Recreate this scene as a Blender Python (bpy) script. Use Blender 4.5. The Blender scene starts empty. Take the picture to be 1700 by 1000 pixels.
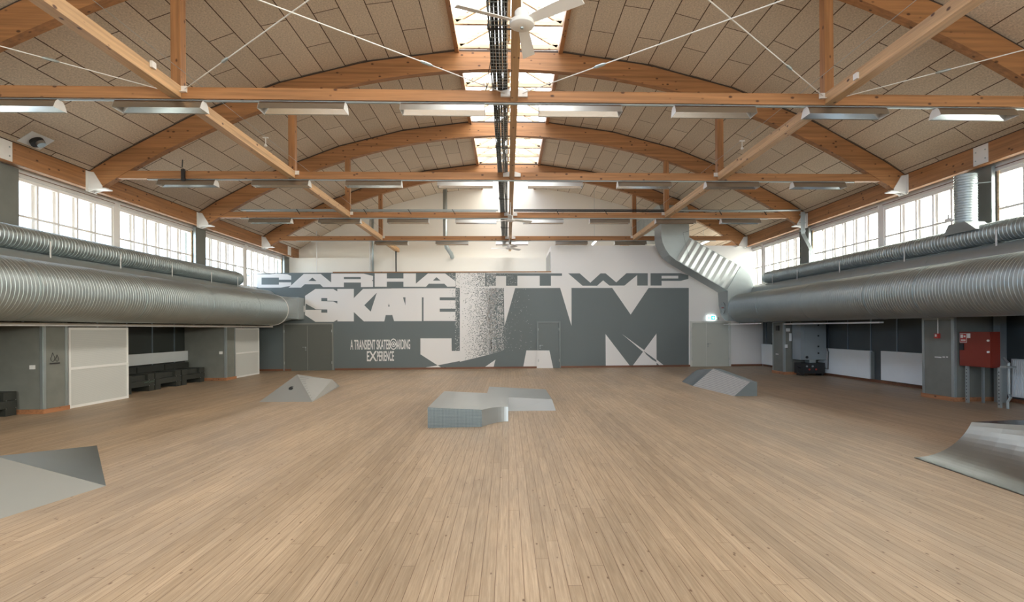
import bpy, math, random
from mathutils import Vector, Matrix
from math import sin, cos, pi, sqrt, asin
random.seed(7)
S = bpy.context.scene
COL = S.collection

# ------------------------------------------------------------------ camera
F, CX, CY, YAW, ROLL, H = 900.0, 879.8, 545.86, 0.0411, -0.0073, 1.85
cyw, syw, cr, sr = cos(YAW), sin(YAW), cos(ROLL), sin(ROLL)
A = Matrix(((cyw, -syw, 0), (syw, cyw, 0), (0, 0, 1)))
Cm = Matrix(((cr, 0, sr), (0, 1, 0), (-sr, 0, cr)))
RW = Cm @ A                                   # world -> (right, forward, up)
cam_d = bpy.data.cameras.new('camera')
cam = bpy.data.objects.new('camera', cam_d); COL.objects.link(cam)
right, fwd, up = RW[0], RW[1], RW[2]
M = Matrix((right, up, -fwd)).transposed().to_4x4()
M.translation = Vector((0, 0, H))
cam.matrix_world = M
cam_d.sensor_width = 36; cam_d.lens = F * 36 / 1700
cam_d.shift_x = (850 - CX) / 1700; cam_d.shift_y = (CY - 500) / 1700
cam_d.clip_end = 200; cam_d.clip_start = 0.05
S.camera = cam
S.view_settings.view_transform = 'Standard'; S.view_settings.look = 'None'
S.view_settings.gamma = 1; S.view_settings.use_curve_mapping = False
S.view_settings.exposure = 1.28
S.cycles.max_bounces = 8; S.cycles.diffuse_bounces = 5; S.cycles.glossy_bounces = 4
S.cycles.transparent_max_bounces = 12; S.cycles.sample_clamp_indirect = 6
S.cycles.caustics_reflective = False; S.cycles.caustics_refractive = False

# ------------------------------------------------------------------ overcast sky: brighter and warmer on the sun's side (+X)
w = bpy.data.worlds.new('sky'); S.world = w; w.use_nodes = True
nt = w.node_tree; nt.nodes.clear()
tc = nt.nodes.new('ShaderNodeTexCoord'); sp = nt.nodes.new('ShaderNodeSeparateXYZ')
mr = nt.nodes.new('ShaderNodeMapRange'); rmp = nt.nodes.new('ShaderNodeMix'); rmp.data_type = 'RGBA'
bg = nt.nodes.new('ShaderNodeBackground'); wo = nt.nodes.new('ShaderNodeOutputWorld')
nt.links.new(tc.outputs['Generated'], sp.inputs[0]); nt.links.new(sp.outputs['X'], mr.inputs['Value'])
mr.inputs['From Min'].default_value = -0.7; mr.inputs['From Max'].default_value = 0.8
rmp.inputs[6].default_value = (1.7, 2.3, 3.2, 1); rmp.inputs[7].default_value = (8.8, 8.3, 7.3, 1)
nt.links.new(mr.outputs[0], rmp.inputs[0])
gm = nt.nodes.new('ShaderNodeMix'); gm.data_type = 'RGBA'
gr = nt.nodes.new('ShaderNodeMapRange'); gr.inputs['From Min'].default_value = -0.25; gr.inputs['From Max'].default_value = 0.02
nt.links.new(sp.outputs['Z'], gr.inputs['Value']); nt.links.new(gr.outputs[0], gm.inputs[0])
gm.inputs[6].default_value = (3.0, 2.85, 2.6, 1); nt.links.new(rmp.outputs[2], gm.inputs[7])
nt.links.new(gm.outputs[2], bg.inputs[0]); bg.inputs[1].default_value = 1.0
nt.links.new(bg.outputs[0], wo.inputs[0])

def portal(name, loc, rot, sx, sy):
    l = bpy.data.lights.new(name, 'AREA'); l.shape = 'RECTANGLE'; l.size = sx; l.size_y = sy
    l.cycles.is_portal = True
    o = bpy.data.objects.new(name, l); COL.objects.link(o); o.location = loc; o.rotation_euler = rot
XC, Y0, Y1 = 0.09, -7.0, 29.3      # hall centre line, ends of the hall
portal('window_light', (-11.75, 12.7, 4.65), (0, -pi/2, 0), 1.9, 31.5)
portal('window_light', (11.95, 12.7, 4.65), (0, pi/2, 0), 1.9, 31.5)
portal('window_light', (XC, Y0 - .2, 4.2), (pi / 2, 0, 0), 19.2, 3.4)  # portal for the added glazing behind the camera
portal('skylight_light', (XC, 11.0, 10.9), (0, 0, 0), 3.2, 37)

# ------------------------------------------------------------------ pixel -> world on a known plane (measuring helper)
RT = RW.transposed()
def ray(x, y): return RT @ Vector(((x - CX) / F, 1, -(y - CY) / F))
def atY(x, y, Y): d = ray(x, y); return d * (Y / d.y) + Vector((0, 0, H))
def atX(x, y, X): d = ray(x, y); return d * (X / d.x) + Vector((0, 0, H))
def atZ(x, y, Z=0.0): d = ray(x, y); return d * ((Z - H) / d.z) + Vector((0, 0, H))

# ------------------------------------------------------------------ materials
def new_mat(name):
    m = bpy.data.materials.new(name); m.use_nodes = True
    n = m.node_tree; b = n.nodes['Principled BSDF']; return m, n, b
def N(n, t, **k):
    x = n.nodes.new(t)
    for a, v in k.items(): setattr(x, a, v)
    return x
def noise(n, vec, scale, detail=3, rough=0.5):
    x = N(n, 'ShaderNodeTexNoise'); x.inputs['Scale'].default_value = scale
    x.inputs['Detail'].default_value = detail; x.inputs['Roughness'].default_value = rough
    n.links.new(vec, x.inputs['Vector']); return x.outputs['Fac']
def mapping(n, vec, sc):
    x = N(n, 'ShaderNodeMapping'); x.inputs['Scale'].default_value = sc; n.links.new(vec, x.inputs['Vector']); return x.outputs[0]
def mix(n, fac, a, b, blend='MIX'):
    x = N(n, 'ShaderNodeMix', data_type='RGBA', blend_type=blend)
    for i, v in ((0, fac), (6, a), (7, b)):
        if isinstance(v, (int, float)): x.inputs[i].default_value = v
        elif isinstance(v, tuple): x.inputs[i].default_value = (*v, 1)
        else: n.links.new(v, x.inputs[i])
    return x.outputs[2]
def ramp(n, fac, lo, hi):
    x = N(n, 'ShaderNodeMapRange'); x.inputs['From Min'].default_value = lo; x.inputs['From Max'].default_value = hi
    n.links.new(fac, x.inputs['Value']); return x.outputs[0]
def bump(n, b, h, strength=0.2, dist=0.01):
    x = N(n, 'ShaderNodeBump'); x.inputs['Strength'].default_value = strength; x.inputs['Distance'].default_value = dist
    n.links.new(h, x.inputs['Height']); n.links.new(x.outputs[0], b.inputs['Normal'])
def plain(name, c, rough=0.5, metal=0.0, var=0.08, sc=3.0, spec=None):
    m, n, b = new_mat(name)
    b.inputs['Roughness'].default_value = rough; b.inputs['Metallic'].default_value = metal
    tc = N(n, 'ShaderNodeTexCoord')
    f = noise(n, tc.outputs['Object'], sc, 4)
    lo = tuple(max(0, v * (1 - var)) for v in c); hi = tuple(min(1, v * (1 + var)) for v in c)
    n.links.new(mix(n, f, lo, hi), b.inputs['Base Color'])
    if spec is not None: b.inputs['Specular IOR Level'].default_value = spec
    return m
def emit(name, c, s):
    m, n, b = new_mat(name); b.inputs['Base Color'].default_value = (*c, 1)
    b.inputs['Emission Color'].default_value = (*c, 1); b.inputs['Emission Strength'].default_value = s; return m

def wood(name, axis, base=(0.36, 0.170, 0.068)):
    m, n, b = new_mat(name); b.inputs['Roughness'].default_value = 0.5
    geo = N(n, 'ShaderNodeNewGeometry'); P = geo.outputs['Position']
    s = {'x': (0.35, 9, 9), 'y': (9, 0.35, 9), 'z': (9, 9, 0.35)}[axis]
    g1 = noise(n, mapping(n, P, s), 2.2, 5, 0.6)
    lo = tuple(v * 0.62 for v in base); hi = tuple(min(1, v * 1.3) for v in base)
    c = mix(n, ramp(n, g1, 0.3, 0.7), lo, hi)
    # broad lamella-to-lamella variation
    s2 = {'x': (0.12, 1, 5), 'y': (1, 0.12, 5), 'z': (5, 1, 0.12)}[axis]
    g2 = noise(n, mapping(n, P, s2), 3.0, 1)
    c = mix(n, 0.35, c, mix(n, ramp(n, g2, 0.35, 0.65), tuple(v * 0.7 for v in base), tuple(min(1, v * 1.45) for v in base)))
    v = N(n, 'ShaderNodeTexVoronoi'); v.inputs['Scale'].default_value = 6.0
    k = {'x': (0.6, 1, 1), 'y': (1, 0.6, 1), 'z': (1, 1, 0.6)}[axis]
    n.links.new(mapping(n, P, k), v.inputs['Vector'])
    kn = ramp(n, v.outputs['Distance'], 0.09, 0.17)
    c = mix(n, kn, (0.09, 0.035, 0.015), c)
    n.links.new(c, b.inputs['Base Color']); return m

def metal(name, c, rough, spangle=0.1, sc=6.0, metallic=1.0):
    m, n, b = new_mat(name); b.inputs['Metallic'].default_value = metallic
    tc = N(n, 'ShaderNodeTexCoord')
    f = noise(n, tc.outputs['Object'], sc, 4)
    n.links.new(mix(n, f, tuple(v * (1 - spangle) for v in c), tuple(min(1, v * (1 + spangle)) for v in c)), b.inputs['Base Color'])
    r = N(n, 'ShaderNodeMapRange'); r.inputs['To Min'].default_value = rough * 0.8; r.inputs['To Max'].default_value = rough * 1.25
    n.links.new(f, r.inputs['Value']); n.links.new(r.outputs[0], b.inputs['Roughness'])
    return m

WX, WY, WZ = wood('laminated_wood_x', 'x'), wood('laminated_wood_y', 'y'), wood('laminated_wood_z', 'z')
PALE = wood('pale_wood', 'y', (0.74, 0.56, 0.38))
SKYW = wood('skylight_wood', 'x', (0.46, 0.33, 0.20))
LONGW = wood('lengthwise_wood', 'y', (0.54, 0.335, 0.17))
TRIMW = wood('skirting_wood', 'x', (0.20, 0.085, 0.045))
GALV = metal('galvanised_steel', (0.42, 0.475, 0.485), 0.40, 0.08, 6.0, 0.85)
GALVD = metal('galvanised_smooth_steel', (0.41, 0.45, 0.455), 0.48, 0.08, 6.0, 0.75)
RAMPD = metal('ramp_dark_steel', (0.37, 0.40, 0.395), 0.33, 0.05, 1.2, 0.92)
STEEL = metal('brushed_steel', (0.50, 0.53, 0.53), 0.32, 0.05, 2.5)
RAMP = metal('ramp_sheet_steel', (0.42, 0.44, 0.43), 0.34, 0.05, 1.2, 0.55)
MIRROR = metal('mirror_aluminium', (0.78, 0.80, 0.82), 0.14, 0.03)
ALU = metal('aluminium', (0.50, 0.49, 0.46), 0.35, 0.05)
WHITE = plain('white_paint', (0.80, 0.79, 0.77), 0.5, 0, 0.03)
WALLW = plain('white_wall_paint', (0.86, 0.845, 0.83), 0.75, 0, 0.025, 0.8)
CREAM = plain('cream_wall_paint', (0.87, 0.84, 0.77), 0.8, 0, 0.03, 0.7)
BRACK = plain('white_steel_plate', (0.78, 0.77, 0.75), 0.45)
MGREY = plain('mural_grey_paint', (0.148, 0.176, 0.182), 0.55, 0, 0.06, 0.5)
MWHITE = plain('mural_white_paint', (0.86, 0.845, 0.84), 0.6, 0, 0.02, 0.5)
CONC = plain('concrete', (0.18, 0.185, 0.165), 0.75, 0, 0.22, 3.0)
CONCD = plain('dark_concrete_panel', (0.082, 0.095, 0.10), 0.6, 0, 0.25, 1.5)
CONCL = plain('shade_darkened_panel', (0.034, 0.040, 0.036), 0.5, 0, 0.2, 1.5)  # concrete panel with the left recess's shade put into its colour
BLACKP = plain('black_painted_wood', (0.028, 0.03, 0.025), 0.6, 0, 0.25, 6)
BLACK = plain('black_plastic', (0.015, 0.015, 0.016), 0.5)
DGREY = plain('dark_grey_door_paint', (0.135, 0.145, 0.13), 0.5, 0, 0.04)
GDOOR = plain('grey_green_door_paint', (0.56, 0.585, 0.53), 0.5, 0, 0.03)
RADW = plain('radiator_enamel', (0.84, 0.88, 0.90), 0.4, 0, 0.03)
GREYB = plain('grey_cabinet_enamel', (0.27, 0.31, 0.33), 0.45, 0, 0.04)
RED = plain('red_enamel', (0.21, 0.025, 0.013), 0.45, 0, 0.05)
REDS = plain('red_sign', (0.45, 0.05, 0.04), 0.5)
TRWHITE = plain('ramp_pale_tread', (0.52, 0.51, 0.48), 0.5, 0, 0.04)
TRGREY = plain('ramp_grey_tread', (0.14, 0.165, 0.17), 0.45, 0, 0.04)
RIBM = plain('ramp_seam_dark', (0.16, 0.16, 0.16), 0.5)
DARKW = plain('dark_gap_wood', (0.06, 0.04, 0.03), 0.8)
EXITG = emit('exit_sign_teal', (0.02, 0.30, 0.30), 1.2)
EXITW = emit('exit_sign_white', (0.8, 0.95, 0.95), 1.1)
LIT = emit('lit_tube', (1, 0.98, 0.94), 9.0)
TUBE = plain('fluorescent_tube_white', (0.85, 0.85, 0.84), 0.35)
WFRAME = plain('white_window_frame', (0.88, 0.85, 0.82), 0.5, 0, 0.03)

def glass_mat(name='window_glass', tint=(0.93, 0.96, 0.96)):
    m = bpy.data.materials.new(name); m.use_nodes = True; n = m.node_tree; n.nodes.clear()
    t = N(n, 'ShaderNodeBsdfTransparent'); t.inputs[0].default_value = (*tint, 1)
    g = N(n, 'ShaderNodeBsdfGlossy'); g.inputs['Roughness'].default_value = 0.02
    lw = N(n, 'ShaderNodeLayerWeight'); lw.inputs[0].default_value = 0.08
    fr = N(n, 'ShaderNodeMath', operation='MULTIPLY'); fr.inputs[1].default_value = 0.3; n.links.new(lw.outputs['Facing'], fr.inputs[0])
    mx = N(n, 'ShaderNodeMixShader'); o = N(n, 'ShaderNodeOutputMaterial')
    n.links.new(fr.outputs[0], mx.inputs[0]); n.links.new(t.outputs[0], mx.inputs[1]); n.links.new(g.outputs[0], mx.inputs[2])
    n.links.new(mx.outputs[0], o.inputs[0]); return m
GLASS = glass_mat(); MILKY = glass_mat('milky_skylight_glass', (0.62, 0.63, 0.64))

def ceiling_mat():
    m, n, b = new_mat('wood_wool_panels'); b.inputs['Roughness'].default_value = 0.9
    tc = N(n, 'ShaderNodeTexCoord'); uv = tc.outputs['UV']
    br = N(n, 'ShaderNodeTexBrick'); br.offset = 0.5; br.offset_frequency = 2
    br.inputs['Scale'].default_value = 1.0; br.inputs['Brick Width'].default_value = 2.4; br.inputs['Row Height'].default_value = 0.6
    br.inputs['Mortar Size'].default_value = 0.012; br.inputs['Mortar Smooth'].default_value = 0.1
    br.inputs['Color1'].default_value = (0.74, 0.63, 0.505, 1); br.inputs['Color2'].default_value = (0.65, 0.55, 0.435, 1)
    br.inputs['Mortar'].default_value = (0.10, 0.055, 0.03, 1)
    n.links.new(uv, br.inputs['Vector'])
    f1 = noise(n, uv, 26, 6, 0.85); f2 = noise(n, uv, 1.3, 2)
    c = mix(n, 0.75, br.outputs['Color'], mix(n, ramp(n, f1, 0.32, 0.66), (0.45, 0.43, 0.40), (1.3, 1.3, 1.3)), 'MULTIPLY')
    c = mix(n, 0.4, c, mix(n, f2, (0.85, 0.85, 0.85), (1.1, 1.1, 1.1)), 'MULTIPLY')
    n.links.new(c, b.inputs['Base Color']); bump(n, b, f1, 0.25, 0.01); return m
CEIL = ceiling_mat()

def floor_mat():
    m, n, b = new_mat('pine_floor_boards')
    geo = N(n, 'ShaderNodeNewGeometry'); P = geo.outputs['Position']
    s = N(n, 'ShaderNodeSeparateXYZ'); n.links.new(P, s.inputs[0])
    dv = N(n, 'ShaderNodeMath', operation='DIVIDE'); dv.inputs[1].default_value = 0.105; n.links.new(s.outputs[0], dv.inputs[0])
    fl_ = N(n, 'ShaderNodeMath', operation='FLOOR'); n.links.new(dv.outputs[0], fl_.inputs[0])
    wn_ = N(n, 'ShaderNodeTexWhiteNoise', noise_dimensions='1D'); n.links.new(fl_.outputs[0], wn_.inputs['W'])
    ma = N(n, 'ShaderNodeMath', operation='MULTIPLY_ADD'); ma.inputs[1].default_value = 3.9; n.links.new(wn_.outputs['Value'], ma.inputs[0]); n.links.new(s.outputs[1], ma.inputs[2])
    cb = N(n, 'ShaderNodeCombineXYZ'); n.links.new(ma.outputs[0], cb.inputs[0]); n.links.new(s.outputs[0], cb.inputs[1])
    br = N(n, 'ShaderNodeTexBrick'); br.offset = 0.0; br.offset_frequency = 2
    br.inputs['Scale'].default_value = 1.0; br.inputs['Brick Width'].default_value = 3.9; br.inputs['Row Height'].default_value = 0.105
    br.inputs['Mortar Size'].default_value = 0.0028; br.inputs['Mortar Smooth'].default_value = 0.2
    br.inputs['Color1'].default_value = (0.475, 0.355, 0.24, 1); br.inputs['Color2'].default_value = (0.395, 0.29, 0.19, 1)
    br.inputs['Mortar'].default_value = (0.20, 0.12, 0.07, 1); br.inputs['Bias'].default_value = -0.1
    n.links.new(cb.outputs[0], br.inputs['Vector'])
    g = noise(n, mapping(n, P, (60, 1.6, 1)), 1.0, 6, 0.7)
    c = mix(n, 0.7, br.outputs['Color'], mix(n, ramp(n, g, 0.3, 0.72), (0.52, 0.46, 0.40), (1.3, 1.32, 1.34)), 'MULTIPLY')
    g2 = noise(n, mapping(n, P, (1.2, 0.35, 1)), 1.0, 4, 0.6)
    c = mix(n, 0.55, c, mix(n, ramp(n, g2, 0.35, 0.65), (0.72, 0.72, 0.73), (1.17, 1.16, 1.15)), 'MULTIPLY')
    v = N(n, 'ShaderNodeTexVoronoi'); v.inputs['Scale'].default_value = 6.0
    n.links.new(mapping(n, P, (1.5, 0.7, 1)), v.inputs['Vector'])
    c = mix(n, ramp(n, v.outputs['Distance'], 0.04, 0.11), (0.14, 0.075, 0.04), c)
    # dark scuff marks of wheels
    v2 = noise(n, mapping(n, P, (6, 1.7, 1)), 2.0, 6, 0.75)
    c = mix(n, ramp(n, v2, 0.62, 0.74), c, (0.22, 0.18, 0.14))
    n.links.new(c, b.inputs['Base Color'])
    r = N(n, 'ShaderNodeMapRange'); r.inputs['To Min'].default_value = 0.34; r.inputs['To Max'].default_value = 0.55
    n.links.new(g2, r.inputs['Value']); n.links.new(r.outputs[0], b.inputs['Roughness'])
    b.inputs['Specular IOR Level'].default_value = 0.35
    bump(n, b, br.outputs['Fac'], 0.15, -0.004); return m
FLOOR = floor_mat()

def checker_plate():
    m, n, b = new_mat('diamond_plate'); b.inputs['Metallic'].default_value = 1; b.inputs['Roughness'].default_value = 0.4
    geo = N(n, 'ShaderNodeNewGeometry'); s = N(n, 'ShaderNodeSeparateXYZ'); n.links.new(geo.outputs['Position'], s.inputs[0])
    cb = N(n, 'ShaderNodeCombineXYZ'); n.links.new(s.outputs[0], cb.inputs[0]); n.links.new(s.outputs[2], cb.inputs[1])
    r1 = N(n, 'ShaderNodeMapping'); r1.inputs['Rotation'].default_value = (0, 0, pi / 4); n.links.new(cb.outputs[0], r1.inputs[0])
    ch = N(n, 'ShaderNodeTexChecker'); ch.inputs['Scale'].default_value = 60; n.links.new(r1.outputs[0], ch.inputs[0])
    n.links.new(mix(n, ch.outputs['Fac'], (0.12, 0.145, 0.155), (0.22, 0.25, 0.26)), b.inputs['Base Color'])
    bump(n, b, ch.outputs['Fac'], 0.6, 0.004); return m
PLATE = checker_plate()

def poly_mat():
    m, n, b = new_mat('ribbed_polycarbonate'); b.inputs['Roughness'].default_value = 0.45
    geo = N(n, 'ShaderNodeNewGeometry'); s = N(n, 'ShaderNodeSeparateXYZ'); n.links.new(geo.outputs['Position'], s.inputs[0])
    mth = N(n, 'ShaderNodeMath', operation='MULTIPLY'); mth.inputs[1].default_value = 300; n.links.new(s.outputs[2], mth.inputs[0])
    sn = N(n, 'ShaderNodeMath', operation='SINE'); n.links.new(mth.outputs[0], sn.inputs[0])
    n.links.new(mix(n, ramp(n, sn.outputs[0], -1, 1), (0.50, 0.51, 0.49), (0.66, 0.66, 0.63)), b.inputs['Base Color']); return m
POLY = poly_mat()

# ------------------------------------------------------------------ mesh builder
ORG = {}
def tag(o, label=None, cat=None, group=None, kind=None):
    if label: o['label'] = label
    if cat: o['category'] = cat
    if group: o['group'] = group
    if kind: o['kind'] = kind
    return o
def thing(name, loc, label, cat, group=None):
    o = bpy.data.objects.new(name, None); COL.objects.link(o); o.location = loc; o.empty_display_size = 0.2
    ORG[o.name] = Vector(loc); return tag(o, label, cat, group)
class MB:
    def __init__(s): s.v = []; s.f = []; s.uv = {}
    def add(s, vs, fs):
        k = len(s.v); s.v += [Vector(p) for p in vs]; s.f += [[i + k for i in f] for f in fs]; return s
    def box(s, x0, x1, y0, y1, z0, z1):
        return s.add([(x0, y0, z0), (x1, y0, z0), (x1, y1, z0), (x0, y1, z0), (x0, y0, z1), (x1, y0, z1), (x1, y1, z1), (x0, y1, z1)],
                     [(0, 3, 2, 1), (4, 5, 6, 7), (0, 1, 5, 4), (1, 2, 6, 5), (2, 3, 7, 6), (3, 0, 4, 7)])
    def prism(s, pts, vec):
        n = len(pts); P = [Vector(p) for p in pts]; v = Vector(vec)
        return s.add(P + [p + v for p in P], [tuple(range(n))[::-1], tuple(range(n, 2 * n))] + [(i, (i + 1) % n, (i + 1) % n + n, i + n) for i in range(n)])
    def face(s, pts): return s.add(pts, [tuple(range(len(pts)))])
    def loft(s, rings, cap=True):
        n = len(rings[0]); k = len(s.v)
        for r in rings: s.v += [Vector(p) for p in r]
        for i in range(len(rings) - 1):
            for j in range(n):
                s.f.append([k + i * n + j, k + i * n + (j + 1) % n, k + (i + 1) * n + (j + 1) % n, k + (i + 1) * n + j])
        if cap:
            s.f.append([k + j for j in range(n)][::-1]); e = k + (len(rings) - 1) * n; s.f.append([e + j for j in range(n)])
        return s
    def tube(s, path, r, n=8, cap=True):
        P = [Vector(p) for p in path]; rings = []
        for i, p in enumerate(P):
            t = (P[min(i + 1, len(P) - 1)] - P[max(i - 1, 0)]).normalized()
            a = Vector((0, 0, 1)) if abs(t.z) < 0.9 else Vector((1, 0, 0))
            u = t.cross(a).normalized(); w2 = u.cross(t).normalized()
            rr = r[i] if isinstance(r, (list, tuple)) else r
            rings.append([p + (u * cos(2 * pi * j / n) + w2 * sin(2 * pi * j / n)) * rr for j in range(n)])
        return s.loft(rings, cap)
    def bar(s, a, b, w_, h_):
        a = Vector(a); b = Vector(b); t = (b - a).normalized()
        u = t.cross(Vector((0, 0, 1)))
        u = u.normalized() if u.length > 1e-4 else Vector((1, 0, 0))
        q = u.cross(t).normalized()
        rings = [[p + u * (w_ / 2 * i) + q * (h_ / 2 * j) for i, j in ((-1, -1), (1, -1), (1, 1), (-1, 1))] for p in (a, b)]
        return s.loft(rings)
    def build(s, name, m, parent=None, smooth=False, label=None, cat=None, group=None, kind=None, origin=None):
        if parent is not None: o_ = ORG[parent.name]
        elif origin is not None: o_ = Vector(origin)
        else:
            xs = [p.x for p in s.v]; ys = [p.y for p in s.v]; zs = [p.z for p in s.v]
            o_ = Vector(((min(xs) + max(xs)) / 2, (min(ys) + max(ys)) / 2, min(zs)))
        me = bpy.data.meshes.new(name); me.from_pydata([p - o_ for p in s.v], [], s.f); me.update()
        ms = m if isinstance(m, (list, tuple)) else [m]
        for q in ms: me.materials.append(q)
        if smooth:
            for p in me.polygons: p.use_smooth = True
        o = bpy.data.objects.new(name, me); COL.objects.link(o)
        if smooth == 'auto':
            try: me.set_sharp_from_angle(angle=math.radians(35))
            except Exception: pass
        if parent is not None: o.parent = parent
        else: o.location = o_
        ORG[o.name] = o_
        return tag(o, label, cat, group, kind)
def copy_thing(root, loc, label=None, group=None):
    def rec(o, par):
        c = o.copy(); COL.objects.link(c)
        if par is not None: c.parent = par
        for ch in o.children: rec(ch, c)
        return c
    r = rec(root, None); r.location = loc; ORG[r.name] = Vector(loc)
    if label: r['label'] = label
    if group: r['group'] = group
    return r


XL, XR = -11.06, 11.24        # inner faces of eaves beams
RO, ZC = 20.1, 9.5 - 20.1     # roof arc
def arc(x, r=RO): return ZC + sqrt(r * r - (x - XC) ** 2)
TR = [4.64, 9.74, 14.84, 19.94, 25.04]
WALLY = 25.25
ordn = ['first', 'second', 'third', 'fourth', 'fifth', 'sixth', 'seventh', 'eighth', 'ninth']

# ------------------------------------------------------------------ shell
MB().box(-12.2, 12.4, Y0, Y1, -0.15, 0).build('floor', FLOOR, kind='structure')
# faceted ceiling, left and right of the skylight
def ceiling_side(sg):
    m = MB(); angs = [asin(1.47 / RO)]
    ae = asin(11.17 / RO)
    while angs[-1] + 2.4 / RO < ae: angs.append(angs[-1] + 2.4 / RO)
    angs.append(ae + 0.03)
    a0 = angs[0]
    for i in range(len(angs) - 1):
        q = []
        for a, y in ((angs[i], Y0), (angs[i + 1], Y0), (angs[i + 1], Y1), (angs[i], Y1)):
            q.append((XC + sg * RO * sin(a), y, ZC + RO * cos(a) + 0.02))
        k = len(m.f); m.face(q)
        m.uv[k] = [(y - 13.63 + 24, (a - a0) * RO + 0.0) for a, y in ((angs[i], Y0), (angs[i + 1], Y0), (angs[i + 1], Y1), (angs[i], Y1))]
    n0 = len(m.f)
    # outer roof skin (thickness)
    for i in range(len(angs) - 1):
        m.face([(XC + sg * (RO + .25) * sin(a), y, ZC + (RO + .25) * cos(a)) for a, y in ((angs[i], Y0), (angs[i + 1], Y0), (angs[i + 1], Y1), (angs[i], Y1))])
    o = m.build('ceiling', [CEIL, DARKW], kind='structure')
    ul = o.data.uv_layers.new(name='UVMap')
    for pi_, p in enumerate(o.data.polygons):
        if pi_ in m.uv:
            for li, c in zip(p.loop_indices, m.uv[pi_]): ul.data[li].uv = c
        else: p.material_index = 1
ceiling_side(-1); ceiling_side(1)

# gable wall at the far end and end wall behind the camera
MB().box(-12.2, 12.4, Y1, Y1 + 0.2, 0, 11.6).build('wall_back', CREAM, kind='structure')
wf = MB(); wf.box(-12.2, -9.5, Y0 - .2, Y0, 0, 11.6); wf.box(9.7, 12.4, Y0 - .2, Y0, 0, 11.6); wf.box(-9.5, 9.7, Y0 - .2, Y0, 0, 2.5); wf.box(-9.5, 9.7, Y0 - .2, Y0, 5.9, 11.6)
wf.build('wall_front', WALLW, kind='structure')

# side walls: concrete plinth recess, ledge slab, parapet under the windows
for sg, nm, xf in ((-1, 'left', -12.0), (1, 'right', 12.1)):
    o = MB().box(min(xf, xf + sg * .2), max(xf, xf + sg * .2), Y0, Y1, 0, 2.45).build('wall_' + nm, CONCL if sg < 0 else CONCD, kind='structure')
    xi = -11.42 if sg < 0 else 11.6
    m = MB().box(min(xi, xf + sg * .2), max(xi, xf + sg * .2), Y0, Y1, 2.45, 3.75)
    m.build('wall_ledge_' + nm, CONC, o)
    xb = XL if sg < 0 else XR
    m = MB(); m.box(min(xi, xb + sg * .9), max(xi, xb + sg * .9), Y0, Y1, 5.62, 6.3)
    m.build('wall_head_' + nm, WHITE, o)
    # vertical joints between the concrete panels
    j = MB(); yy = 13.9
    while yy < 25:
        j.box(min(xf, xf - sg * .02), max(xf, xf - sg * .02), yy, yy + .05, .02, 2.45); yy += 1.22 if 1 else 0
    j.build('panel_joint', metal('joint_steel', (.30, .36, .42), .4) if sg < 0 else bpy.data.materials['joint_steel'], o)
    MB().box(min(xf, xf - sg * .03), max(xf, xf - sg * .03), 5, 25.2, 0, .09).build('baseboard_' + nm, TRIMW, kind='structure')
    # eaves beam
    x0, x1 = (xb - .16, xb) if sg < 0 else (xb, xb + .16)
    e = MB().box(x0, x1, Y0, Y1, 5.65, 6.14).build('eaves_beam', WY, label='long laminated wooden eaves beam above the %s row of windows' % nm, cat='beam')
    g = MB().box(x0 - .01 if sg > 0 else x0, x1 if sg > 0 else x1 + .01, Y0, Y1, 6.12, 6.15).build('shadow_gap', DARKW, e)
    for yc in (-2.9, 4.9, 12.72, 20.52, 28.35):
        xp = xb + (.012 if sg < 0 else -.012)
        MB().box(min(xb, xp), max(xb, xp), yc - .52, yc - .12, 5.67, 6.11).build('steel_plate', BRACK, e, label='white steel plate')
    bm_ = MB()
    for yc in (12.72, 20.52):
        for dy in (-.45, -.19):
            for z in (5.78, 5.98):
                bm_.tube([(xb - sg * .012, yc + dy, z), (xb - sg * .025, yc + dy, z)], .016, 8)
    bm_.build('bolt', GALV, e)
    # columns
    for k, yc in enumerate((-2.9, 4.9, 12.72, 20.52, 28.35)):
        xa = -11.3 if sg < 0 else 11.48
        x0, x1 = (xa - .4, xa) if sg < 0 else (xa, xa + .4)
        c = thing('concrete_column', ((x0 + x1) / 2, yc, 3.75), 'grey concrete column between the %s windows, %s' % (nm, ['standing behind the camera', 'level with the camera', 'nearest one in view', 'second one in view', 'farthest one beyond the lettered wall'][k]), 'column')
        MB().box(x0, x1, yc - .325, yc + .325, 3.75, 5.64).build('shaft', CONC, c)
        fx = x0 if sg > 0 else x1 - .03
        MB().box(x0 if sg > 0 else x1 - .08, x0 + .08 if sg > 0 else x1, yc - .345, yc - .325, 3.75, 5.62).build('corner_angle', GALV, c)

# partition with the big painted lettering
pw = thing  # alias
part = MB()
zt = atY(700, 453, WALLY).z
part.box(-12.0, 2.05, WALLY, WALLY + .12, 0, zt)
part.box(2.05, 12.1, WALLY, WALLY + .12, 0, atY(1100, 408, WALLY).z)
PART = part.build('wall_partition', WALLW, kind='structure')
o_ = MB().box(-8.0, 2.05, WALLY - .03, WALLY + .15, zt, zt + .05).build('trim_1', WX, kind='structure')
# raised white return of the partition with slatted opening
rz = atY(1100, 408, WALLY).z
m = MB(); m.prism([(2.05, WALLY + .12, zt), (2.05, WALLY + 3.2, zt), (2.05, WALLY + 3.2, rz), (2.05, WALLY + .12, rz)], (.1, 0, 0))
RET = m.build('wall_return', WALLW, kind='structure')
m = MB()
for i in range(6): m.box(2.02, 2.05, WALLY + .45 + i * .42, WALLY + .75 + i * .42, zt + .06, rz - .22)
m.build('slatted_opening', plain('slat_grey', (.45, .45, .42), .6), RET)
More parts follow.
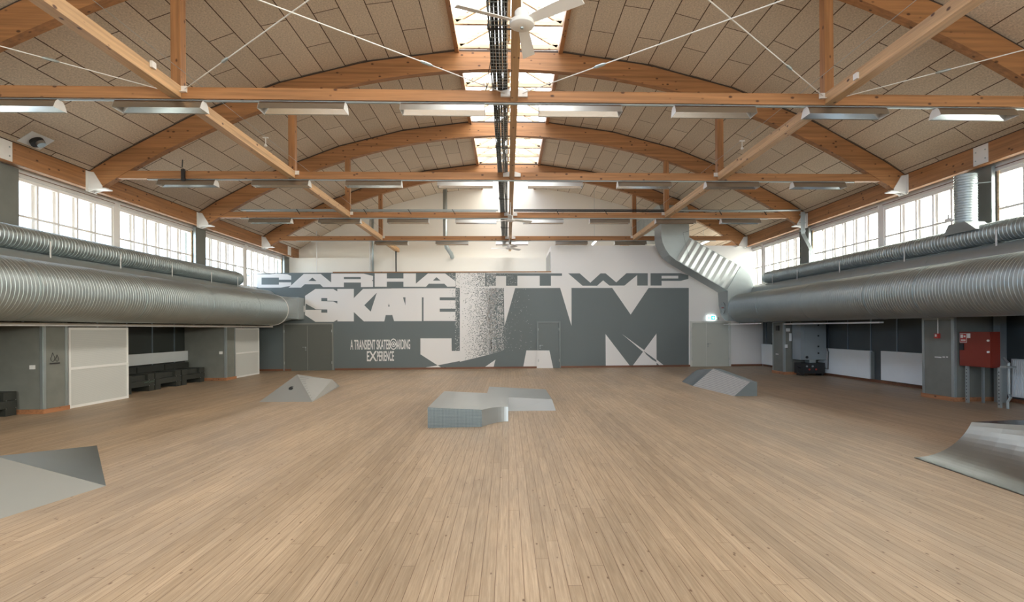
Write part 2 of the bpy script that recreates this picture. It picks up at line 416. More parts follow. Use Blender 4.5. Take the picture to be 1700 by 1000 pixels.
# stepped lower wall in front of the gable, upstairs
MB().box(-11.3, 2.05, 28.62, Y1, 4.2, atY(700, 428, 28.6).z).build('wall_parapet', CREAM, kind='structure')
MB().box(-11.5, 12.0, WALLY + .12, Y1, 4.2, 4.3).build('floor_upstairs', WHITE, kind='structure')

# ------------------------------------------------------------------ windows (two per bay and side)
wn = 0
bays = [(-2.575, 4.575), (5.225, 12.395), (13.045, 20.195), (20.845, 28.025)]
for sg in (-1, 1):
    xi = -11.45 if sg < 0 else 11.63           # inner face of frame
    def bx(m, d0, d1, y0, y1, z0, z1):         # d = depth outward from the inner face
        a, b_ = xi + sg * d0, xi + sg * d1
        m.box(min(a, b_), max(a, b_), y0, y1, z0, z1)
    for bi, (ya, yb) in enumerate(bays):
        ym = (ya + yb) / 2 - .25
        p = MB(); bx(p, -.02, .16, ym - .11, ym + .11, 3.75, 5.62)
        p.build('trim_2', WFRAME, kind='structure')
        for (a, b_, npn) in ((ya, ym - .11, 5), (ym + .11, yb, 6)):
            wn += 1
            m = MB()
            bx(m, 0, .13, a, a + .07, 3.75, 5.5); bx(m, 0, .13, b_ - .07, b_, 3.75, 5.5)
            bx(m, 0, .13, a + .07, b_ - .07, 5.42, 5.5); bx(m, 0, .13, a + .07, b_ - .07, 3.75, 3.83)
            fr = m.build('window_%d' % wn, WFRAME, kind='structure')
            m = MB(); step = (b_ - a - .14) / npn
            for k in range(1, npn): bx(m, 0, .13, a + .07 + k * step - .03, a + .07 + k * step + .03, 3.83, 5.42); bx(m, .07, .13, a + .07 + k * step - .10, a + .07 + k * step + .10, 3.83, 5.42)
            m.build('mullion', WFRAME, fr)
            m = MB(); bx(m, -.005, .05, a + .07, b_ - .07, 4.575, 4.625); m.build('transom', WFRAME, fr)
            m = MB(); bx(m, .09, .096, a + .07, b_ - .07, 3.83, 5.42); m.build('glass', GLASS, fr)
            m = MB(); bx(m, -.05, .08, a, b_, 5.5, 5.62); m.build('blind_box', WHITE, fr)
            m = MB(); bx(m, -.06, -.05, a, b_, 5.575, 5.59); m.build('blind_slot', TRIMW, fr)
        for yy in (ya, yb):
            p = MB(); s_ = .0 if yy == ya else -.1
            bx(p, -.03, .02, yy + s_ - (.0 if yy == ya else -.02), yy + s_ + .08, 3.75, 5.62); p.build('window_jamb', PALE, fr)

wn += 1  # end-wall glazing added behind the camera, never in view, to daylight the foreground
m = MB(); x = -9.5
for i in range(9): m.box(-9.5 + i * 2.4 - .06, -9.5 + i * 2.4 + .06, Y0 - .15, Y0, 2.5, 5.9)
m.box(-9.5, 9.7, Y0 - .15, Y0, 4.2, 4.3); fr = m.build('window_%d' % wn, WFRAME, kind='structure')
MB().box(-9.5, 9.7, Y0 - .1, Y0 - .095, 2.5, 5.9).build('glass', GLASS, fr)
# ------------------------------------------------------------------ skylight
SX0, SX1 = XC - 1.47, XC + 1.47
sk = thing('skylight', (XC, 11, 9.45), 'long glazed ridge skylight with pale timber frames running down the ceiling', 'skylight')
for k, (x0, x1) in enumerate(((SX0, SX0 + .11), (SX1 - .11, SX1))):
    MB().box(x0, x1, Y0, Y1, 9.38, 9.56).build('edge_board', WY, sk, label='orange wooden edge board')
    xa, xb = (x0 - .05, x0 + .07) if k == 0 else (x1 - .07, x1 + .05)
    MB().box(xa, xb, Y0, Y1, 9.56, 9.98).build('curb', WHITE, sk)
ties = []
yy = 1.0 - 7
yy = 14.1 - 1.2 * 17
while yy < Y1 - .2:
    ties.append(yy); yy += 1.2
for yy in ties:
    m = MB()
    m.box(SX0 + .07, SX1 - .07, yy - .04, yy + .04, 9.74, 9.86)
    m.bar((SX0 + .1, yy, 9.83), (XC, yy, 10.62), .08, .11); m.bar((SX1 - .1, yy, 9.83), (XC, yy, 10.62), .08, .11)
    m.build('roof_frame', SKYW, sk)
MB().box(XC - .06, XC + .06, Y0, Y1, 10.6, 10.74).build('ridge_bar', SKYW, sk)
m = MB()
m.face([(SX0, Y0, 9.98), (XC, Y0, 10.78), (XC, Y1, 10.78), (SX0, Y1, 9.98)]); m.face([(XC, Y0, 10.78), (SX1, Y0, 9.98), (SX1, Y1, 9.98), (XC, Y1, 10.78)])
m.build('glass', MILKY, sk)

# ------------------------------------------------------------------ roof trusses
tname = ['overhead truss just in front of the camera', 'nearest visible roof truss', 'second roof truss from the camera', 'third roof truss from the camera', 'farthest roof truss, above the lettered wall']
angs_k = [asin(1.47 / RO) + i * 2.4 / RO for i in range(5)]
def arch_mesh(y):
    m = MB(); n = 64; ae = asin(11.15 / RO); RI = RO - .55
    a_end_i = ae
    outer = []; inner = []
    kinks = sorted([-a for a in angs_k] + [a for a in angs_k])
    kinks = [-ae] + kinks + [ae]
    for i in range(n + 1):
        a = -ae + 2 * ae * i / n
        # outer edge follows the ceiling facets
        for j in range(len(kinks) - 1):
            if kinks[j] <= a + 1e-9 and a <= kinks[j + 1] + 1e-9:
                am = (kinks[j] + kinks[j + 1]) / 2; rr = RO * cos((kinks[j + 1] - kinks[j]) / 2) / cos(a - am); break
        rr -= .035
        outer.append((XC + rr * sin(a), ZC + rr * cos(a)))
        inner.append((XC + RI * sin(a), ZC + RI * cos(a)))
    rings = []
    for o1, i1 in zip(outer, inner):
        rings.append([(o1[0], y, o1[1]), (o1[0], y + .19, o1[1]), (i1[0], y + .19, i1[1]), (i1[0], y, i1[1])])
    m.loft(rings); return m, outer
for k, y in enumerate(TR):
    t = thing('roof_truss', (XC, y + .1, 5.93), 'arched laminated timber truss with straight tie beam: ' + tname[k], 'roof truss')
    am, outer = arch_mesh(y - .02)
    am.build('arch', WX, t, smooth=False)
    g = MB(); g.loft([[(o[0], y + .01, o[1] - .005), (o[0], y + .14, o[1] - .005), (o[0], y + .14, o[1] + .075), (o[0], y + .01, o[1] + .075)] for o in outer])
    g.build('shadow_gap', DARKW, t)
    MB().box(-10.32, 10.5, y, y + .15, 5.93, 6.13).build('tie_beam', WX, t)
    for xp in (-5.78, 5.95):
        MB().box(xp - .085, xp + .085, y + .005, y + .165, 6.13, arc(xp, RO - .55) + .02).build('post', WZ, t)
        m = MB(); m.box(xp - .2, xp + .2, y - .012, y, 6.03, 6.145); m.box(xp - .2, xp + .2, y - .06, y - .012, 6.03, 6.04)
        m.build('joint_plate', BRACK, t, label='white steel joint plate')
    for sx in (-1, 1):
        xa = .145 + sx * .07; m = MB()
        m.prism([(xa, y - .01, 6.0), (xa + sx * .17, y - .01, 6.0), (xa + sx * .17, y - .01, 6.09), (xa, y - .01, 6.14)], (0, -.05, 0))
        m.build('centre_plate', BRACK, t, label='white steel plate at the centre')
    for sx, xe in ((-1, XL), (1, XR)):
        m = MB()
        m.prism([(xe, y - .04, 6.1), (xe - sx * .14, y - .04, 6.08), (xe - sx * .36, y - .04, 5.72), (xe - sx * .36, y - .04, 5.66), (xe, y - .04, 5.56)], (0, .02, 0))
        m.prism([(xe, y + .17, 6.1), (xe - sx * .14, y + .17, 6.08), (xe - sx * .36, y + .17, 5.72), (xe - sx * .36, y + .17, 5.66), (xe, y + .17, 5.56)], (0, .02, 0))
        m.box(min(xe, xe - sx * .46), max(xe, xe - sx * .46), y - .06, y + .21, 5.63, 5.66)
        m.box(min(xe, xe - sx * .015), max(xe, xe - sx * .015), y - .12, y + .27, 5.56, 6.1)
        m.build('end_shoe', BRACK, t, label='white steel end shoe')
    MB().box(-9.6, 9.8, y + .05, y + .09, 5.903, 5.93).build('lamp_rail', GALV, t)

# purlins running lengthwise at tie beam height
def bays_of(y_end): 
    ys = [Y0] + TR + [y_end]
    return [(ys[i] + (.16 if i else 0), ys[i + 1] - .005) for i in range(len(ys) - 1)]
bayname = ['behind the camera', 'over the camera', 'between nearest and second truss', 'between second and third truss', 'between third and farthest truss', 'beyond the farthest truss']
bayname = ['behind the camera', 'reaching from overhead to the nearest truss', 'from nearest to second truss', 'from second to third truss', 'from third to farthest truss', 'beyond the farthest truss']
for nm, x0, x1, ye in (('left', -5.86, -5.68, 28.9), ('centre', .08, .21, 28.6), ('right', 5.86, 6.04, 28.9)):
    for k, (a, b_) in enumerate(bays_of(ye)):
        MB().box(x0, x1, a, b_, 5.935, 6.14).build('lengthwise_beam', LONGW, label='%s wooden lengthwise beam %s' % (nm, bayname[k]), cat='beam', group='lengthwise beams at tie height')
MB().box(-5.81, -5.75, 28.45, 28.5, 4.3, 5.93).build('black_post', BLACK, label='short black steel post under the far end of the left beam', cat='post')

# bracing rods in the bay in front of the nearest truss
rods = [((-.03, 9.66, 6.05), (-5.72, 4.85, 6.07), 'from the centre joint up to the left'), ((-5.6, 9.70, 6.08), (.05, 4.85, 6.08), 'rising right from the left joint'),
        ((-5.95, 9.70, 6.05), (-10.9, 4.85, 6.07), 'running far left from the left joint'), ((.3, 9.66, 6.05), (5.9, 4.85, 6.07), 'from the centre joint up to the right'),
        ((5.8, 9.70, 6.08), (.3, 4.85, 6.08), 'rising left from the right joint'), ((6.15, 9.70, 6.05), (11.1, 4.85, 6.07), 'running far right from the right joint')]
for a, b_, tx in rods:
    o = MB().tube([a, b_], .009, 8).build('bracing_rod', WHITE, label='thin white tension rod ' + tx, cat='rod', group='tension rods of the roof bracing')
    A_, B_ = Vector(a), Vector(b_); d = (B_ - A_)
    MB().tube([A_ + d * .2, A_ + d * .206, A_ + d * .224, A_ + d * .23], [.012, .024, .024, .012], 8).build('turnbuckle', GALV, o)

# ------------------------------------------------------------------ reflector lamps
def lamp_proto(x, y):
    L = 1.5; t = thing('strip_lamp', (x, y, 5.90), 'lamp', 'lamp', 'reflector strip lamps under the tie beams')
    prof = [(-.145, -.155), (-.135, -.15), (-.09, -.05), (-.05, -.012), (.05, -.012), (.09, -.05), (.135, -.15), (.145, -.155)]
    outr = [(-.15, -.16), (-.1, -.045), (-.055, 0), (.055, 0), (.1, -.045), (.15, -.16)]
    m = MB(); r = [[(x + s_, y + p[0], 5.9 + p[1]) for p in outr + prof[::-1]] for s_ in (-L / 2, L / 2)]
    m.loft(r, cap=False); m.build('reflector', [ALU], t)
    m = MB()
    inner = [(-.134, -.149), (-.089, -.051), (-.049, -.014), (.049, -.014), (.089, -.051), (.134, -.149)]
    n = len(inner)
    m.add([(x + s_, y + p[0], 5.9 + p[1]) for s_ in (-L / 2 + .004, L / 2 - .004) for p in inner], [(i, i + 1, n + i + 1, n + i) for i in range(n - 1)])
    m.build('mirror_lining', MIRROR, t)
    for s_ in (-L / 2, L / 2):
        m = MB(); d = .006
        m.prism([(x + s_, y + p[0], 5.9 + p[1]) for p in outr], (d if s_ < 0 else -d, 0, 0)); m.build('end_cap', WHITE, t)
    m = MB(); m.tube([(x - L / 2 + .02, y, 5.9 - .085), (x + L / 2 - .02, y, 5.9 - .085)], .014, 10); m.build('tube', TUBE, t, smooth=True)
    m = MB()
    for s_ in (-.6, .6): m.box(x + s_ - .02, x + s_ + .02, y - .03, y + .03, 5.9, 5.91)
    m.build('clip', GALV, t)
    return t
proto = None
rows = [(1, 'nearest'), (2, 'second'), (3, 'third'), (4, 'farthest')]
for ti, rn in rows:
    for k in range(8):
        if ti == 4 and k not in (1, 2, 3, 4, 5): continue
        x = -9.29 + 2.47 * k + .75; y = TR[ti] + .07
        if ti == 4: x = -6.04 + .75 + 2.76 * (k - 1)
        lb = 'grey strip lamp with mirror reflector, %s from the left under the %s tie beam' % (ordn[k if ti < 4 else k - 1], rn)
        if proto is None: proto = lamp_proto(x, y); proto['label'] = lb
        else: copy_thing(proto, (x, y, 5.90), lb)
# lit tubes upstairs behind the partition
for k, (px, py) in enumerate(((987, 402), (1057, 400), (1168, 403))):
    p = atY(px, py, 27.0)
    t = thing('tube_lamp', (p.x, 27, p.z), 'bright lit tube lamp upstairs behind the partition, %s of three' % ('leftmost', 'middle', 'rightmost')[k], 'lamp', 'lit tubes upstairs')
    MB().box(p.x - .05, p.x + .05, 26.3, 27.7, p.z, p.z + .05).build('housing', WHITE, t)
    MB().tube([(p.x, 26.32, p.z - .03), (p.x, 27.68, p.z - .03)], .03, 10).build('tube', LIT, t)
    MB().tube([(p.x, 27, p.z + .05), (p.x, 27, arc(p.x) - .1)], .006, 6).build('suspension_wire', GALV, t)

# ------------------------------------------------------------------ cable tray with cables on top of the tie beams
ct = thing('cable_tray', (-.1, 11, 6.14), 'wire mesh cable tray packed with black cables along the hall centre', 'cable tray')
m = MB(); y = -2.0
for xx in [-.24 + .045 * i for i in range(7)]: m.bar((xx, -2, 6.15), (xx, 28.4, 6.15), .008, .008)
for xx, zz in ((-.24, 6.2), (.03, 6.2), (-.24, 6.25), (.03, 6.25)): m.bar((xx, -2, zz), (xx, 28.4, zz), .005, .005)
while y < 28.4:
    m.bar((-.24, y, 6.147), (.03, y, 6.147), .008, .008)
    m.bar((-.24, y, 6.147), (-.24, y, 6.25), .005, .005); m.bar((.03, y, 6.147), (.03, y, 6.25), .005, .005); y += .11
m.build('mesh_basket', GALVD, ct)
for i in range(20):
    x = (-.23 + .0105 * i) if i < 12 else (-.09 + .0155 * (i - 12)); z = 6.165 + random.random() * .04
    pts = []; yy = -2.0; dx = 0
    while yy < 28.4:
        dx = max(-.012, min(.012, dx + random.uniform(-.008, .008)))
        pts.append((x + dx, yy, z + random.uniform(-.006, .006))); yy += .45
    MB().tube(pts, .009 if i % 3 else .013, 6).build('cable', TUBE if i == 14 else BLACK, ct, label='white cable' if i == 14 else None)
y = 7.75
while y < 28:
    m = MB(); m.box(-.26, .08, y, y + .03, 6.135, 6.147); m.box(-.26, -.23, y - .02, y + .05, 6.147, 6.2); m.build('bracket', BLACK, ct); y += 2.55
pts = [(-.25, 8.85, 6.2), (-.3, 8.9, 5.95), (-.33, 8.95, 5.78), (-.3, 9.0, 5.9), (-.24, 9.1, 6.17)]
MB().tube(pts, .006, 6).build('hanging_cable', BLACK, ct)

p = atY(304, 295, 14.8)
t = thing('cable_clamp', (p.x, 14.8, p.z), 'small black clamp gripping the second tie beam near its left end', 'clamp')
MB().box(p.x - .04, p.x + .04, 14.77, 14.84, 5.86, 6.16).build('jaw', BLACK, t)
MB().tube([(p.x, 14.76, 6.2), (p.x + .02, 14.75, 6.4)], .012, 6).build('handle', BLACK, t)
# cable ladder on the third tie beam and the conduits at its right end
cl = thing('conduit_run', (2, 20, 6.2), 'grey conduits and black pipe lying along the top of the third tie beam', 'conduit')
MB().box(-9.6, -.32, 19.99, 20.07, 6.20, 6.25).build('cable_trough', GALV, cl)
MB().tube([(-9.4, 20.0, 6.17), (-.4, 20.0, 6.17)], .018, 8).build('pipe', GALVD, cl)
MB().tube([(.25, 20.0, 6.20), (6.6, 20.0, 6.19)], .028, 8).build('pipe', BLACK, cl)
MB().tube([(.25, 20.04, 6.26), (6.6, 20.04, 6.25)], .018, 8).build('pipe', BLACK, cl)
MB().tube([(6.3, 19.95, 6.21), (9.0, 19.95, 6.2), (11.0, 19.9, 6.22)], .04, 8).build('pipe', GALV, cl)
for xx in (-7.6, -5.2, -3.6, -2, 1.8, 3.6, 7.9, 9.6):
    MB().bar((xx, 19.93, 6.24), (xx + .12, 19.93, 6.05), .03, .02).build('strap', BLACK, cl)
cb = thing('conduit_bundle', (11.2, 20, 4), 'bundle of bent galvanised conduits dropping down the right-hand concrete column', 'conduit')
for i in range(6):
    dx = .028 * i
    MB().tube([(10.92 + dx, 19.72, 6.12), (10.93 + dx, 19.72, 5.3), (11.08 + dx * .9, 19.5, 4.75), (11.1 + dx * .9, 19.4, 4.5), (11.1 + dx * .9, 19.4, 4.12)], .012, 8).build('pipe', GALV if i % 2 else GALVD, cb)
m = MB()
for zz in (6.0, 5.7, 5.4): m.box(10.88, 11.12, 19.74, 19.76, zz, zz + .03)
m.build('clip_bar', GALV, cb)

# ------------------------------------------------------------------ ceiling fans
def fan(x, y, z, rot):
    t = thing('ceiling_fan', (x, y, z), 'fan', 'fan', 'ceiling fans under the centre beam')
    def lat(m, pr, n=28): m.loft([[(x + r * cos(2 * pi * j / n), y + r * sin(2 * pi * j / n), z + h) for j in range(n)] for r, h in pr])
    m = MB(); lat(m, [(.02, -.03), (.1, -.028), (.14, -.01), (.147, .01), (.145, .03), (.1, .045)]); m.build('hub_plate', WHITE, t, smooth='auto')
    m = MB(); lat(m, [(.085, .045), (.085, .14), (.06, .17), (.02, .175)]); m.build('motor', WHITE, t, smooth='auto')
    m = MB(); lat(m, [(.018, -.045), (.022, -.03)], 12); m.build('pull_boss', GALVD, t)
    m = MB(); m.tube([(x, y, z + .17), (x, y, 5.93)], .012, 8); m.build('down_rod', WHITE, t)
    for k in range(3):
        a = rot + k * 2 * pi / 3; u = Vector((cos(a), sin(a), 0)); q = Vector((-sin(a), cos(a), 0)); up_ = Vector((0, 0, 1))
        rings = []
        for r, w_ in ((.13, .05), (.2, .06), (.45, .072), (.78, .08)):
            c = Vector((x, y, z + .03)) + u * r; tilt = -.34
            s1 = q * cos(tilt) + up_ * sin(tilt); nn = up_ * cos(tilt) - q * sin(tilt)
            rings.append([c + s1 * w_ + nn * -.006, c - s1 * w_ + nn * -.006, c - s1 * w_ + nn * .002, c + nn * .012, c + s1 * w_ + nn * .002])
        m = MB(); m.loft(rings); m.build('blade', WHITE, t)
    return t
f1 = fan(.19, 6.22, 5.34, math.radians(82))
f1['label'] = 'large white three-blade ceiling fan nearest to the camera'
f2 = copy_thing(f1, (.12, 17.5, 5.34), 'small-looking white ceiling fan hanging halfway down the hall'); f2.rotation_euler.z = math.radians(-55)
f3 = copy_thing(f1, (.1, 23.6, 5.34), 'farthest white ceiling fan, just above the lettered wall'); f3.rotation_euler.z = math.radians(-30)

# ------------------------------------------------------------------ spiral ducts
def ribbed(m, cx, cz, r, ya, yb, step=.09, n=56, hgt=.006):
    rings = []; y = ya
    def ring(yy, rr): rings.append([(cx + rr * sin(2 * pi * j / n), yy, cz + rr * cos(2 * pi * j / n)) for j in range(n)])
    ring(ya, r)
    while y + step < yb:
        ring(y + step * .78, r); ring(y + step * .85, r + hgt); ring(y + step * .95, r + hgt); y += step; ring(y + step * .02, r)
    ring(yb, r); m.loft(rings)
def plaincyl(m, cx, cz, r, ya, yb, n=56, endr=None):
    rr = [(ya, r), (yb, r)]
    m.loft([[(cx + q * sin(2 * pi * j / n), yy, cz + q * cos(2 * pi * j / n)) for j in range(n)] for yy, q in rr])
DU = {'left': (-1, -9.93, 2.72, .64, -10.95, 3.955, .272, -10.93, 3.233, .45, 22.35),
      'right': (1, 10.32, 2.68, .635, 11.13, 3.96, .245, 11.1, 3.33, .37, 22.7)}
for nm, (sg, bx_, bz, br_, sx, sz, s_r, mx, mz, mr_, send) in DU.items():
    yend = 23.4 if sg < 0 else 23.46
    d = thing('ventilation_duct', (bx_, 10, bz - br_), 'huge round spiral steel ventilation duct along the %s wall' % nm, 'duct', )
    m = MB(); ribbed(m, bx_, bz, br_, Y0 + .1, yend); m.build('duct_body', GALV, d, smooth='auto')
    for yy in (11.2 if sg < 0 else 12.6, 14.4, 17.6, 20.8):
        m = MB(); plaincyl(m, bx_, bz, br_ + .012, yy, yy + .03); m.build('joint_ring', GALV, d, smooth='auto')
    m = MB(); plaincyl(m, bx_, bz, br_ + .02, yend - .05, yend); m.build('end_ring', BRACK if sg < 0 else GALV, d, smooth='auto')
    # smaller duct on top
    d2 = thing('ventilation_duct', (sx, 10, sz - s_r), 'slimmer spiral steel duct lying beneath the %s windows' % nm, 'duct')
    m = MB(); ribbed(m, sx, sz, s_r, Y0 + .1, send, .1, 40, .008); m.build('duct_body', GALV, d2, smooth='auto')
    m = MB(); n = 40
    m.loft([[(sx + q * sin(2 * pi * j / n), yy, sz + q * cos(2 * pi * j / n)) for j in range(n)] for yy, q in ((send, s_r), (send + .12, s_r * .97), (send + .2, s_r * .8), (send + .22, .05))])
    m.build('end_cap', GALV, d2, smooth='auto')
    k = 0
    for yy in ([9.6, 11.2, 13.1, 15.4, 17.7, 20.0, 21.9] if sg < 0 else [9.5, 11.6, 14.4, 17.3, 19.9, 21.8]):
        xo = sx - sg * (s_r + .01)
        m = MB(); m.box(min(xo, xo - sg * .012), max(xo, xo - sg * .012), yy, yy + .035, mz + .28, sz + .02); m.build('strap', BRACK, d2)
    # smooth duct between
    d3 = thing('ventilation_duct', (mx, 10, mz - mr_), 'smooth grey sheet-metal duct half hidden behind the big %s duct' % nm, 'duct')
    m = MB(); plaincyl(m, mx, mz, mr_, Y0 + .1, 25.1 if sg < 0 else 23.9); m.build('duct_body', GALVD, d3, smooth='auto')
    for yy in (7.5, 10.5, 13.5, 16.5, 19.5):
        m = MB(); plaincyl(m, mx, mz, mr_ + .006, yy, yy + .04); m.build('seam_ring', GALVD, d3, smooth='auto')
    if sg < 0:
        # transition from round to rectangular, into the partition
        n = 56; ring = []; rect = []; x0, x1, z0, z1 = -10.5, -9.3, 2.34, 3.32
        cxr, czr = (x0 + x1) / 2, (z0 + z1) / 2
        for j in range(n):
            a = 2 * pi * j / n; ring.append((bx_ + br_ * sin(a), yend, bz + br_ * cos(a)))
            s1, c1 = sin(a), cos(a); k = min((x1 - x0) / 2 / max(abs(s1), 1e-6), (z1 - z0) / 2 / max(abs(c1), 1e-6))
            rect.append((cxr + s1 * k, 24.5, czr + c1 * k))
        m = MB(); m.loft([ring, rect]); m.build('transition', GALVD, d)
        MB().box(x0, x1, 24.5, 25.24, z0, z1).build('wall_collar', GALVD, d)
        MB().box(x0 - .01, x1 + .01, 24.48, 24.52, z0 - .01, z1 + .01).build('flange', GALV, d)
        p = atX(504.5, 513, -9.3)
        MB().box(-9.3, -9.28, p.y - .04, p.y + .04, p.z - .14, p.z + .14).build('hatch_handle', WHITE, d)

# stub duct rising at the right wall
t = thing('riser_duct', (11.02, 12.5, 4.1), 'short upright spiral duct standing on the slim duct by the right wall', 'duct')
rings = []; n = 32; z = 4.28
def rr_(zz, r): rings.append([(11.0 + r * cos(2 * pi * j / n), 12.56 + r * sin(2 * pi * j / n), zz) for j in range(n)])
rr_(4.28, .235)
while z < 5.42: rr_(z + .04, .225); rr_(z + .045, .237); rr_(z + .052, .237); rr_(z + .057, .225); z += .062
m = MB(); m.loft(rings, cap=False); m.build('duct_body', GALV, t, smooth='auto')
m = MB(); m.loft([[(11.0 + .3, 12.1, 4.08), (11.0 + .3, 13.05, 4.08), (11.0 - .16, 13.05, 4.08), (11.0 - .16, 12.1, 4.08)],
                  [(11.0 + .24, 12.32, 4.3), (11.0 + .24, 12.8, 4.3), (11.0 - .24, 12.8, 4.3), (11.0 - .24, 12.32, 4.3)]]); m.build('saddle', GALVD, t)
m = MB(); m.tube([(10.8, 12.45, 5.2), (11.3, 12.2, 5.2)], .012, 8); m.build('stay', GALV, t)
m = MB(); m.box(10.72, 10.78, 12.7, 12.86, 4.38, 4.46); m.tube([(10.75, 12.78, 4.46), (10.75, 12.78, 4.56)], .02, 8); m.build('damper_motor', WHITE, t)

# rectangular duct: horizontal run upstairs, elbow down, slanting, into the right duct
YF, YB = 23.5, 24.62
rd = thing('rectangular_duct', (8.4, 24, 2.2), 'angular sheet-steel duct slanting down from the roof to the right duct', 'duct')
def xz(px, py): p = atY(px, py, YF); return (p.x, p.z)
outl = [(1098, 375), (1144, 375), (1144, 394), (1229, 442), (1238, 449), (1246, 459), (1250, 470), (1252, 483), (1208, 483), (1122, 432), (1112, 424), (1105, 414), (1100, 403), (1098, 392)]
P = [xz(*q) for q in outl]
MB().prism([(a, YF, b_) for a, b_ in P], (0, YB - YF, 0)).build('slanting_body', GALVD, rd)
x0, x1 = P[0][0], P[1][0]; zt0 = P[0][1]
prof = [(YF, zt0), (YF, 6.75)] + [(YF + .6 - .6 * cos(a), 6.75 + .6 * sin(a)) for a in (.4, .8, 1.2, 1.57)] + [(Y1 - .02, 7.35), (Y1 - .02, 6.4), (24.95, 6.4), (YB, 6.3), (YB, zt0)]
MB().prism([(x0, a, b_) for a, b_ in prof], (x1 - x0, 0, 0)).build('upper_elbow', GALVD, rd)
m = MB(); yy = 24.9
while yy < 29: m.box(x0 - .012, x0, yy, yy + .03, 6.42, 7.33); yy += .28
m.build('stiffener', GALV, rd)
# folded ridges on the slanting face
m = MB(); A1, B1 = Vector((*xz(1144, 396),)), Vector((*xz(1229, 443),)); A2, B2 = Vector((*xz(1123, 431),)), Vector((*xz(1207, 481),))
n = 9
for i in range(n):
    f0, f1_, f2_ = i / n, (i + .5) / n, (i + 1) / n
    u0, u1, u2 = [A1.lerp(B1, f) for f in (f0, f1_, f2_)]; l0, l1, l2 = [A2.lerp(B2, f) for f in (f0, f1_, f2_)]
    m.add([(u0.x, YF - .002, u0.y), (u1.x, YF - .014, u1.y), (u2.x, YF - .002, u2.y), (l0.x, YF - .002, l0.y), (l1.x, YF - .014, l1.y), (l2.x, YF - .002, l2.y)], [(0, 1, 4, 3), (1, 2, 5, 4)])
m.build('folded_panel', STEEL, rd)
m = MB()
for f in (0, .45, 1):
    u, l = A1.lerp(B1, f), A2.lerp(B2, f); m.bar((u.x, YF - .03, u.y), (l.x, YF - .03, l.y), .02, .02)
u, l = xz(1098, 392), xz(1144, 392); m.bar((u[0], YF - .015, u[1]), (l[0], YF - .015, l[1]), .02, .02)
m.build('flange', GALV, rd)
xa = P[8][0]
prof = [(YF - .02, 3.46), (YF - .02, 2.12), (YF + .3, 2.16), (YF + .6, 2.28), (YF + .85, 2.5), (YF + 1.02, 2.85), (YB, 3.46)]
MB().prism([(xa, a, b_) for a, b_ in prof], (10.96 - xa, 0, 0)).build('plenum', GALVD, rd)
m = MB(); n = 24; hy, hz = 24.02, 2.72
m.loft([[(xa - d, hy + r * cos(2 * pi * j / n), hz + r * sin(2 * pi * j / n)) for j in range(n)] for d, r in ((0, .26), (.03, .26), (.035, .2), (.02, .19))]); m.build('hatch', GALV, rd)
MB().box(xa - .06, xa - .03, hy - .12, hy + .05, hz - .02, hz + .02).build('hatch_lever', REDS, rd, label='red hatch lever')
MB().tube([(9.0, 23.45, 6.4), (8.0 - .3, 23.44, 6.0), (x1 - .02, 23.45, 4.9)], .006, 5).build('cable', BLACK, rd)

# upright service pipes against the gable
t = thing('service_pipe', (-6.95, 28.4, 4.5), 'galvanised upright pipe left of centre in front of the gable wall', 'pipe')
MB().tube([(-6.95, 28.4, 4.3), (-6.95, 28.4, 8.05)], .06, 12).build('pipe', GALV, t, smooth=True)
MB().tube([(-7.1, 28.5, 4.3), (-7.1, 28.5, 8.0)], .05, 12).build('white_pipe', WHITE, t, smooth=True, label='white pipe beside it')
t = thing('service_pipe', (-3.2, 28.4, 5.65), 'galvanised hanging pipe with a crooked lower end near the centre', 'pipe')
MB().tube([(-3.2, 28.3, 9.1), (-3.2, 28.3, 6.4), (-3.13, 28.3, 6.1), (-2.9, 28.35, 5.75), (-2.88, 28.5, 5.65), (-2.88, 28.7, 5.63)], .11, 12).build('pipe', GALV, t, smooth=True)
MB().tube([(-9.75, 28.2, 4.3), (-9.75, 28.2, 7.0)], .025, 8).build('thin_pole', WHITE, label='thin white pole standing upstairs at the far left', cat='pole')

# hanging sensors over the long beams, junction boxes, ceiling spotlight
for sx, nm, px, py in ((-1, 'left', 441, 238), (1, 'right', 1232, 243)):
    p = atY(px, py, 13.0)
    t = thing('hanging_sensor', tuple(p), 'small white hanging sensor under the %s ceiling slope' % nm, 'sensor')
    MB().tube([(p.x, 13, p.z - .02), (p.x, 13, p.z + .12)], .01, 6).build('stem', WHITE, t)
    MB().tube([(p.x, 13, p.z - .08), (p.x, 13, p.z - .06), (p.x, 13, p.z - .02)], [.025, .04, .015], 12).build('head', WHITE, t)
    MB().box(p.x - .06, p.x + .06, 12.98, 13.02, p.z + .12, p.z + .14).build('clip', WHITE, t)
    MB().tube([(p.x, Y0, p.z + .15), (p.x, 25, p.z + .15)], .004, 5).build('catenary_wire', GALV, t)
for nm, xx, px, py in (('left', -5.68, 252, 108), ('right', 5.86, 1423, 127)):
    p = atX(px, py, xx)
    d = .04 if xx < 0 else -.04
    MB().box(min(xx, xx + d), max(xx, xx + d), p.y - .05, p.y + .05, p.z - .05, p.z + .05).build('junction_box', WHITE, label='small white junction box on the %s lengthwise beam' % nm, cat='junction box')
sx_ = -10.83; sl = math.atan2(arc(-10.5) - arc(-11.05), .55)
c0 = Vector((sx_, 12.95, (arc(-10.42) + arc(-11.08)) / 2 - .05)); ud = Vector((cos(sl), 0, sin(sl))); nd = Vector((sin(sl), 0, -cos(sl)))
t = thing('ceiling_spotlight', tuple(c0), 'round black and silver spotlight on a square steel plate in the left ceiling corner', 'lamp')
yv = Vector((0, 1, 0))
